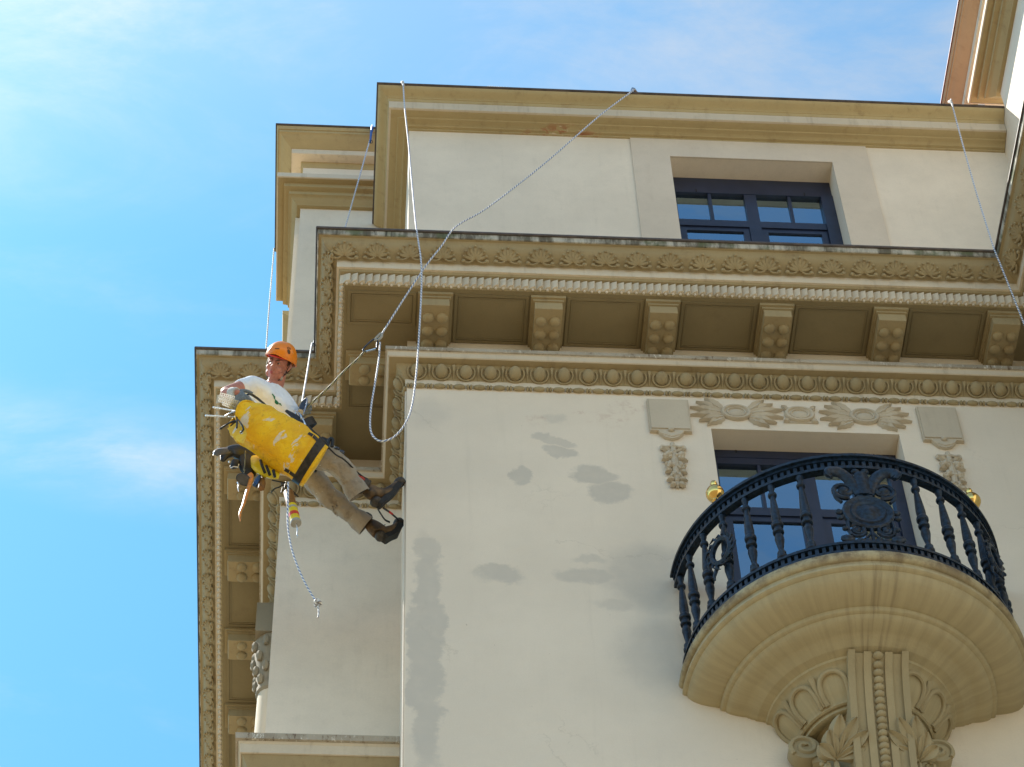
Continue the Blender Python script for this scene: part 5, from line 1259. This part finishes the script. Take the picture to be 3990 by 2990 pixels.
MB().tube([c + (VR * .050 - VU * .012) * cos(a) + VU * .041 * sin(a) for a in [2 * pi * k / 24 for k in range(24)]], .004, 6, closed=True).build('rim', M_darkmetal, kp_)
MB().tube([V((-0.7913,-0.4000,16.9824)), V((-0.7966,-0.4000,16.9498)), V((-0.8032,-0.4000,16.9253))], .003, 5).build('cord', M_lany, kp_)
tag(MB().tube([V((-0.8351,-0.4100,16.8229)), V((-0.8258,-0.4100,16.7963)), V((-0.8281,-0.4100,16.7675)), V((-0.8215,-0.4100,16.7171))], [.007, .005, .006, .003], 6, smooth=3).build('hanging_scrap', M_galv), 'tiny glinting scrap of foil hanging at the rim of the oval plate', 'scrap')
st = tag(MB().tube([V((-0.7593,-0.4000,16.9355)), V((-0.7422,-0.4100,16.8914)), V((-0.7458,-0.4200,16.8065)), V((-0.7636,-0.4200,16.6946)), V((-0.7794,-0.4200,16.5682)), V((-0.7982,-0.4200,16.4663)), V((-0.7913,-0.4200,16.3740))], [.020, .020, .019, .018, .016, .013, .004], 8, smooth=4, flat=.25).build('orange_strap', M_orange_strap), 'tattered orange strap dangling down under the tool pouch', 'strap')
tl_ = empty('blue_tool', 'small tool with a blue handle hanging right of the orange strap', 'tool', (-0.7110,-0.3800,16.8591))
MB().tube([V((-0.6865,-0.3600,16.9661)), V((-0.6987,-0.3700,16.9125)), V((-0.7147,-0.3800,16.8349))], [.010, .018, .016], 8, smooth=3).build('handle', M_blueh, tl_); MB().tube([V((-0.7008,-0.3800,16.8117)), V((-0.6849,-0.3600,16.9340))], .008, 6).build('shank', M_darkmetal, tl_)
tl_ = empty('brown_tool', 'stubby tool with a brown handle hanging beside the blue handled tool', 'tool', (-0.6671,-0.3600,16.8706))
MB().tube([V((-0.6667,-0.3400,16.9684)), V((-0.6647,-0.3500,16.8835)), V((-0.6683,-0.3500,16.8353))], [.018, .026, .024], 8, smooth=3).build('handle', M_brownh, tl_); MB().lathe([(.008, 0), (.008, .05)], (-0.6667,-0.3400,16.9684), 8).build('shank', M_darkmetal, tl_)
# sealant tube
sc = empty('sealant_tube', 'yellow sealant cartridge with a red stripe hanging nozzle down below the legs', 'sealant tube', (-0.4436,-0.2600,16.7370))
ca_, cb_ = V((-0.4793,-0.2600,16.9183)), V((-0.4105,-0.2600,16.5629)); cd = (cb_ - ca_); Mc = Matrix((cd.normalized().orthogonal(), cd.normalized().cross(cd.normalized().orthogonal()), cd.normalized())).transposed().to_4x4()
LC = cd.length
MB().lathe([(.022, 0), (.026, .01), (.026, LC * .45)], tuple(ca_), 18, M=Mc).build('cartridge', M_brownh, sc)
MB().lathe([(.0262, LC * .45), (.0262, LC * .93)], tuple(ca_), 18, M=Mc, cap=False).build('label_band', M_yellow, sc)
MB().lathe([(.0268, LC * .70), (.0268, LC * .80)], tuple(ca_), 18, M=Mc, cap=False).build('label_stripe', M_cart_red, sc)
MB().lathe([(.0266, LC * .52), (.0266, LC * .58)], tuple(ca_), 18, M=Mc, cap=False).build('label_stripe', M_cart_grey, sc)
MB().lathe([(.0275, LC * .93), (.0285, LC * .96), (.0275, LC), (.012, LC * 1.0)], tuple(ca_), 18, M=Mc).build('cap', M_cart_grey, sc)
MB().tube([cb_, cb_ + cd * .17, V((-0.4000,-0.2600,16.4395))], [.006, .004, .003], 6).build('nozzle', M_galv, sc)
MB().tube([V((-0.4000,-0.2600,16.4395)), V((-0.3917,-0.2600,16.4245)), V((-0.3949,-0.2600,16.4075)), V((-0.4040,-0.2600,16.4147))], .0028, 5, smooth=3).build('hook', M_galv, sc)
MB().tube([V((-0.5001,-0.2600,17.0381)), V((-0.5063,-0.2700,16.9445)), V((-0.4791,-0.2600,16.9135))], .004, 6, smooth=3).build('cord', M_black, sc)
for i_, (q, lb) in enumerate(((((-0.5983,-0.3000,16.9986), (-0.5476,-0.3100,16.9721), (-0.4978,-0.3000,16.9712)), 'upper thin black cord loop under the bag'), (((-0.5982,-0.2800,16.8873), (-0.5747,-0.2900,16.9158), (-0.5457,-0.2900,16.9333), (-0.5194,-0.2800,16.9714), (-0.5287,-0.2800,16.8827)), 'lower crooked black cord loop under the bag'))):
    tag(MB().tube([V(x) for x in q], .0055, 6, smooth=4).build('cord_loop', M_black), lb, 'cord', 'black cord loops under the bag')
tag(MB().tube([V((-0.5319,-0.2000,17.0967)), V((-0.4896,-0.2000,17.0420)), V((-0.4073,-0.1600,16.9916))], [.012, .016, .006], 7, smooth=3, flat=.4).build('hanging_strap', M_black), 'black strap end hanging along the lower trouser leg', 'strap')
# foot loops between the boots
fl_ = empty('foot_loop', 'black webbing foot loop with a red mark strung between the two boots', 'strap', (0.2321,0.1600,17.2106))
MB().tube([V((0.1663,-0.0300,17.0385)), V((0.1907,0.0600,17.0934)), V((0.2213,0.1600,17.1559)), V((0.2574,0.2500,17.2418))], .0085, 7, smooth=3, flat=.6).build('webbing', M_black, fl_)
MB().tube([V((0.2058,0.0000,17.0913)), V((0.2471,0.0800,17.1524)), V((0.2951,0.1800,17.2202)), V((0.3259,0.2600,17.2800))], .0095, 7, smooth=3, flat=.6).build('webbing', M_black, fl_)
MB().tube([V((0.2482,0.0780,17.1500)), V((0.2770,0.1400,17.1969))], .0105, 7, flat=.6).build('red_mark', M_red, fl_)

# ------------------------------------------------------------------ ropes and hardware
RR = 0.0068
def rope(pts, label, mat=M_rope, r=RR, sub=6, name='rope', grp='ropes on the facade', cat='rope'):
    return tag(MB().tube([V(p) for p in pts], r, 8, smooth=sub).build(name, mat, None, 60), label, cat, grp)
rope([(2.3881,-0.1000,23.1359), (2.3459,-0.3100,22.7453), (2.0028,-0.4000,22.1182), (1.4852,-0.5400,21.0725), (0.9935,-0.6800,20.1475), (0.7740,-0.7380,19.8139), (0.6885,-0.7520,19.6595), (0.6088,-0.7450,19.4512), (0.4792,-0.7200,19.1805), (0.2953,-0.6700,18.7367), (0.1563,-0.6300,18.3843)], 'long white rope slanting from the roof edge across the attic down to the carabiner')
rope([(0.3133,-0.0500,23.2052), (0.3067,-0.3150,22.7234), (0.3218,-0.3400,22.2595), (0.3555,-0.4200,21.5231), (0.3838,-0.5500,20.6578), (0.4067,-0.7100,19.8638), (0.4198,-0.7520,19.5940), (0.4478,-0.7620,19.2337), (0.4535,-0.7700,18.9372), (0.4473,-0.7800,18.6092), (0.4356,-0.7900,18.2221), (0.4152,-0.8000,17.6853), (0.3847,-0.8000,17.2759), (0.3381,-0.8000,17.0595), (0.2614,-0.7900,16.9123), (0.1774,-0.7800,16.8674), (0.1193,-0.7600,16.9356), (0.0905,-0.7500,17.0587), (0.0925,-0.7300,17.3240), (0.1179,-0.7000,17.6797), (0.1408,-0.6600,18.0264), (0.1479,-0.6300,18.2835)], 'slack white rope dropping from the roof corner into a hanging loop beside the wall edge')
rope([V((0.0421,0.9300,23.9077)), V((0.0421,0.9300,23.9077)).lerp(Vector((-0.378, 0.372, 19.69)), .5), (-0.372, 0.376, 19.70), (-0.388, 0.345, 19.62), V((-0.388, 0.345, 19.62)).lerp(V((-0.4131,-0.4000,17.8214)), .5), (-0.4131,-0.4000,17.8214)], 'white rope from the blue protector on the set-back roof down to the descender')
rope([(-0.2801,-0.5000,16.7873), (-0.4746,-0.5000,16.7251), (-0.4680,-0.4800,16.5190), (-0.4623,-0.4700,16.3324), (-0.4477,-0.4600,16.1910), (-0.4162,-0.4600,16.0125), (-0.3655,-0.4600,15.8240), (-0.3059,-0.4600,15.6522), (-0.2389,-0.4600,15.4964)][1:], 'rope tail hanging from under the bag and ending in a knot')
rope([(5.3350,-0.0800,23.1963), (5.2341,-0.3100,22.7702), (5.1796,-0.4000,21.9859), (5.1073,-0.5400,20.9335), (5.0561,-0.6600,20.1675), (5.0182,-0.7520,19.6897), (5.0235,-0.7700,19.4153), (5.0377,-0.7900,18.9374), (5.0599,-0.8000,18.4057), (5.0909,-0.8200,17.7521)], 'white rope at the far right passing the inner corner of the big cornice')
yb = 2.33
rope([(-0.872, yb, 24.02), (-0.874, yb, 23.0), (-0.868, yb, 21.5), (-0.87, yb, 19.72)], 'rope hanging free against the sky at the left edge of the set-back tower', M_rope_w, .0062)
# knot at the tail end
kc = V((-0.2281,-0.4600,15.4784)); kn = MB(); pts = []
for k in range(40):
    a = 2 * pi * k / 40; pts.append(kc + VR * ((.016 + .007 * cos(3 * a)) * cos(2 * a)) + VU * ((.018 + .008 * cos(3 * a)) * sin(2 * a)) + VN * (.012 * sin(3 * a)))
kn.tube(pts, .0088, 8, closed=True); kn.tube([kc - VU * .012, V((-0.2190,-0.4600,15.4056)), V((-0.2191,-0.4600,15.3537)), V((-0.2219,-0.4600,15.3328))], RR, 8, smooth=3)
tag(kn.build('rope_knot', M_rope_w, None, 60), 'fat stopper knot with a short frayed end at the bottom of the rope tail', 'knot')
# carabiner
cb = empty('carabiner', 'steel carabiner joining the slanted rope to the dirty lanyard', 'carabiner', (0.0807,-0.6200,18.2601))
MB().tube([V(q) for q in ((0.0248,-0.6200,18.1850), (0.0295,-0.6200,18.2176), (0.0800,-0.6200,18.3107), (0.1170,-0.6200,18.3491), (0.1297,-0.6200,18.3353), (0.1244,-0.6200,18.2662), (0.1178,-0.6200,18.2153), (0.0426,-0.6200,18.1752))], .0062, 8, closed=True, smooth=3).build('frame', M_darkmetal, cb)
MB().tube([V((0.0426,-0.6250,18.1682)), V((0.0817,-0.6250,18.1883)), V((0.1146,-0.6250,18.2063))], .0078, 8).build('gate', M_steel, cb)
MB().tube([V((0.1109,-0.6200,18.3342)), V((0.1373,-0.6250,18.3831)), V((0.1537,-0.6300,18.3988)), V((0.1603,-0.6300,18.3664)), V((0.1340,-0.6200,18.3282))], .010, 8, closed=True, smooth=3).build('rope_eye', M_cart_grey, cb)
ln = rope([(0.0424,-0.6200,18.1860), (0.0203,-0.6150,18.1559), (-0.0196,-0.6000,18.0944), (-0.1096,-0.5600,18.0033), (-0.2082,-0.5200,17.8689), (-0.3168,-0.4600,17.7678), (-0.3710,-0.4300,17.7194)], 'dirty green and black lanyard from the carabiner to the climber at his waist', M_lany, .0075, name='lanyard', cat='lanyard', grp=None)
# descender
ds = empty('descender', 'dark metal descender at the waist where the lanyard and rope meet', 'descender', (-0.4014,-0.4200,17.7175))
mb = MB(); mb.prism([(-0.4282,-0.4400,17.6891), (-0.4182,-0.4400,17.7498), (-0.3973,-0.4400,17.7976), (-0.3831,-0.4400,17.8018), (-0.3829,-0.4400,17.7345), (-0.3971,-0.4400,17.6736), (-0.4147,-0.4400,17.6522)], (VN * .016)); mb.build('side_plate', M_darkmetal, ds, 0)
MB().tube([V((-0.3814,-0.4300,17.8154)), V((-0.3794,-0.4300,17.7568)), V((-0.3893,-0.4300,17.6875)), V((-0.4011,-0.4300,17.6185))], .0075, 7, smooth=3).build('handle', M_steel, ds)
MB().tube([V((-0.4114,-0.4500,17.5572)), V((-0.3947,-0.4500,17.5157)), V((-0.3778,-0.4500,17.4659))], .0075, 7, smooth=2).build('handle', M_galv, ds)
MB().lathe([(0, -.01), (.020, -.01), (.022, 0), (.020, .01), (0, .01)], (-0.4189,-0.4500,17.6248), 14, M=Matrix((VR, VU, VN)).transposed().to_4x4(), cap=False).build('pulley', M_steel, ds)
MB().tube([V((-0.4446,-0.4400,17.6369)), V((-0.4170,-0.4600,17.5690)), V((-0.4105,-0.4500,17.5318)), V((-0.4368,-0.4300,17.5656)), V((-0.4539,-0.4300,17.6157))], .008, 7, closed=True, smooth=3).build('link', M_steel, ds)
# anchors on the roof edges
bpz = empty('rope_protector', 'bright blue rope protector folded over the set-back roof edge', 'rope protector', (0.0410,0.9000,23.9283))
MB().tube([V((0.0451,0.9800,24.1298)), V((0.0476,0.9050,23.9846)), V((0.0393,0.9000,23.8809)), V((0.0343,0.8850,23.7051))], [.020, .034, .030, .022], 8, smooth=3, flat=.4).build('sleeve', M_bluestrap, bpz)
MB().tube([V((0.0416,0.8900,23.7093)) + (VR * cos(a) + VU * sin(a)) * .014 for a in [2 * pi * k / 14 for k in range(14)]], .0035, 6, closed=True).build('ring', M_darkmetal, bpz)
ah = empty('roof_hook', 'small steel hook with a wooden block holding the slanted rope on the roof edge', 'hook', (2.3625,-0.2800,22.8215))
MB().tube([V((2.3378,-0.3000,22.7484)), V((2.3510,-0.3000,22.8133)), V((2.3735,-0.2800,22.8498)), V((2.3930,-0.2600,22.8402))], .010, 7, smooth=3).build('hook_arm', M_steel, ah)
MB().tube([V((2.3690,-0.2700,22.8393)), V((2.4159,-0.2700,22.7788))], [.016, .010], 6, flat=.6).build('wedge', M_brownh, ah)
ah = empty('rope_sleeve', 'little white sleeve where the slack rope bends over the roof corner', 'sleeve', (0.3029,-0.2800,22.8025))
MB().tube([V((0.2980,-0.2000,22.9419)), V((0.3023,-0.3000,22.7721)), V((0.3070,-0.3100,22.6957))], .014, 8, smooth=3).build('sleeve', M_glove, ah)
ah = empty('rope_sleeve', 'little white sleeve on the roof edge at the far right rope', 'sleeve', (5.2446,-0.2800,22.8363))
MB().tube([V((5.2680,-0.1800,23.0054)), V((5.2362,-0.2900,22.8230)), V((5.2313,-0.3100,22.7381))], .014, 8, smooth=3).build('sleeve', M_glove, ah)
tag(MB().tube([V(p) for p in ((1.0756,-0.1000,23.1016), (1.2691,-0.2500,22.8321), (1.5194,-0.2700,22.7934), (1.7040,-0.2600,22.7973), (1.8764,-0.1800,22.9170))], .007, 7, smooth=5).build('safety_line', M_rope_w, None, 60), 'thin pale safety line lying along the roof edge left of the steel hook', 'rope')
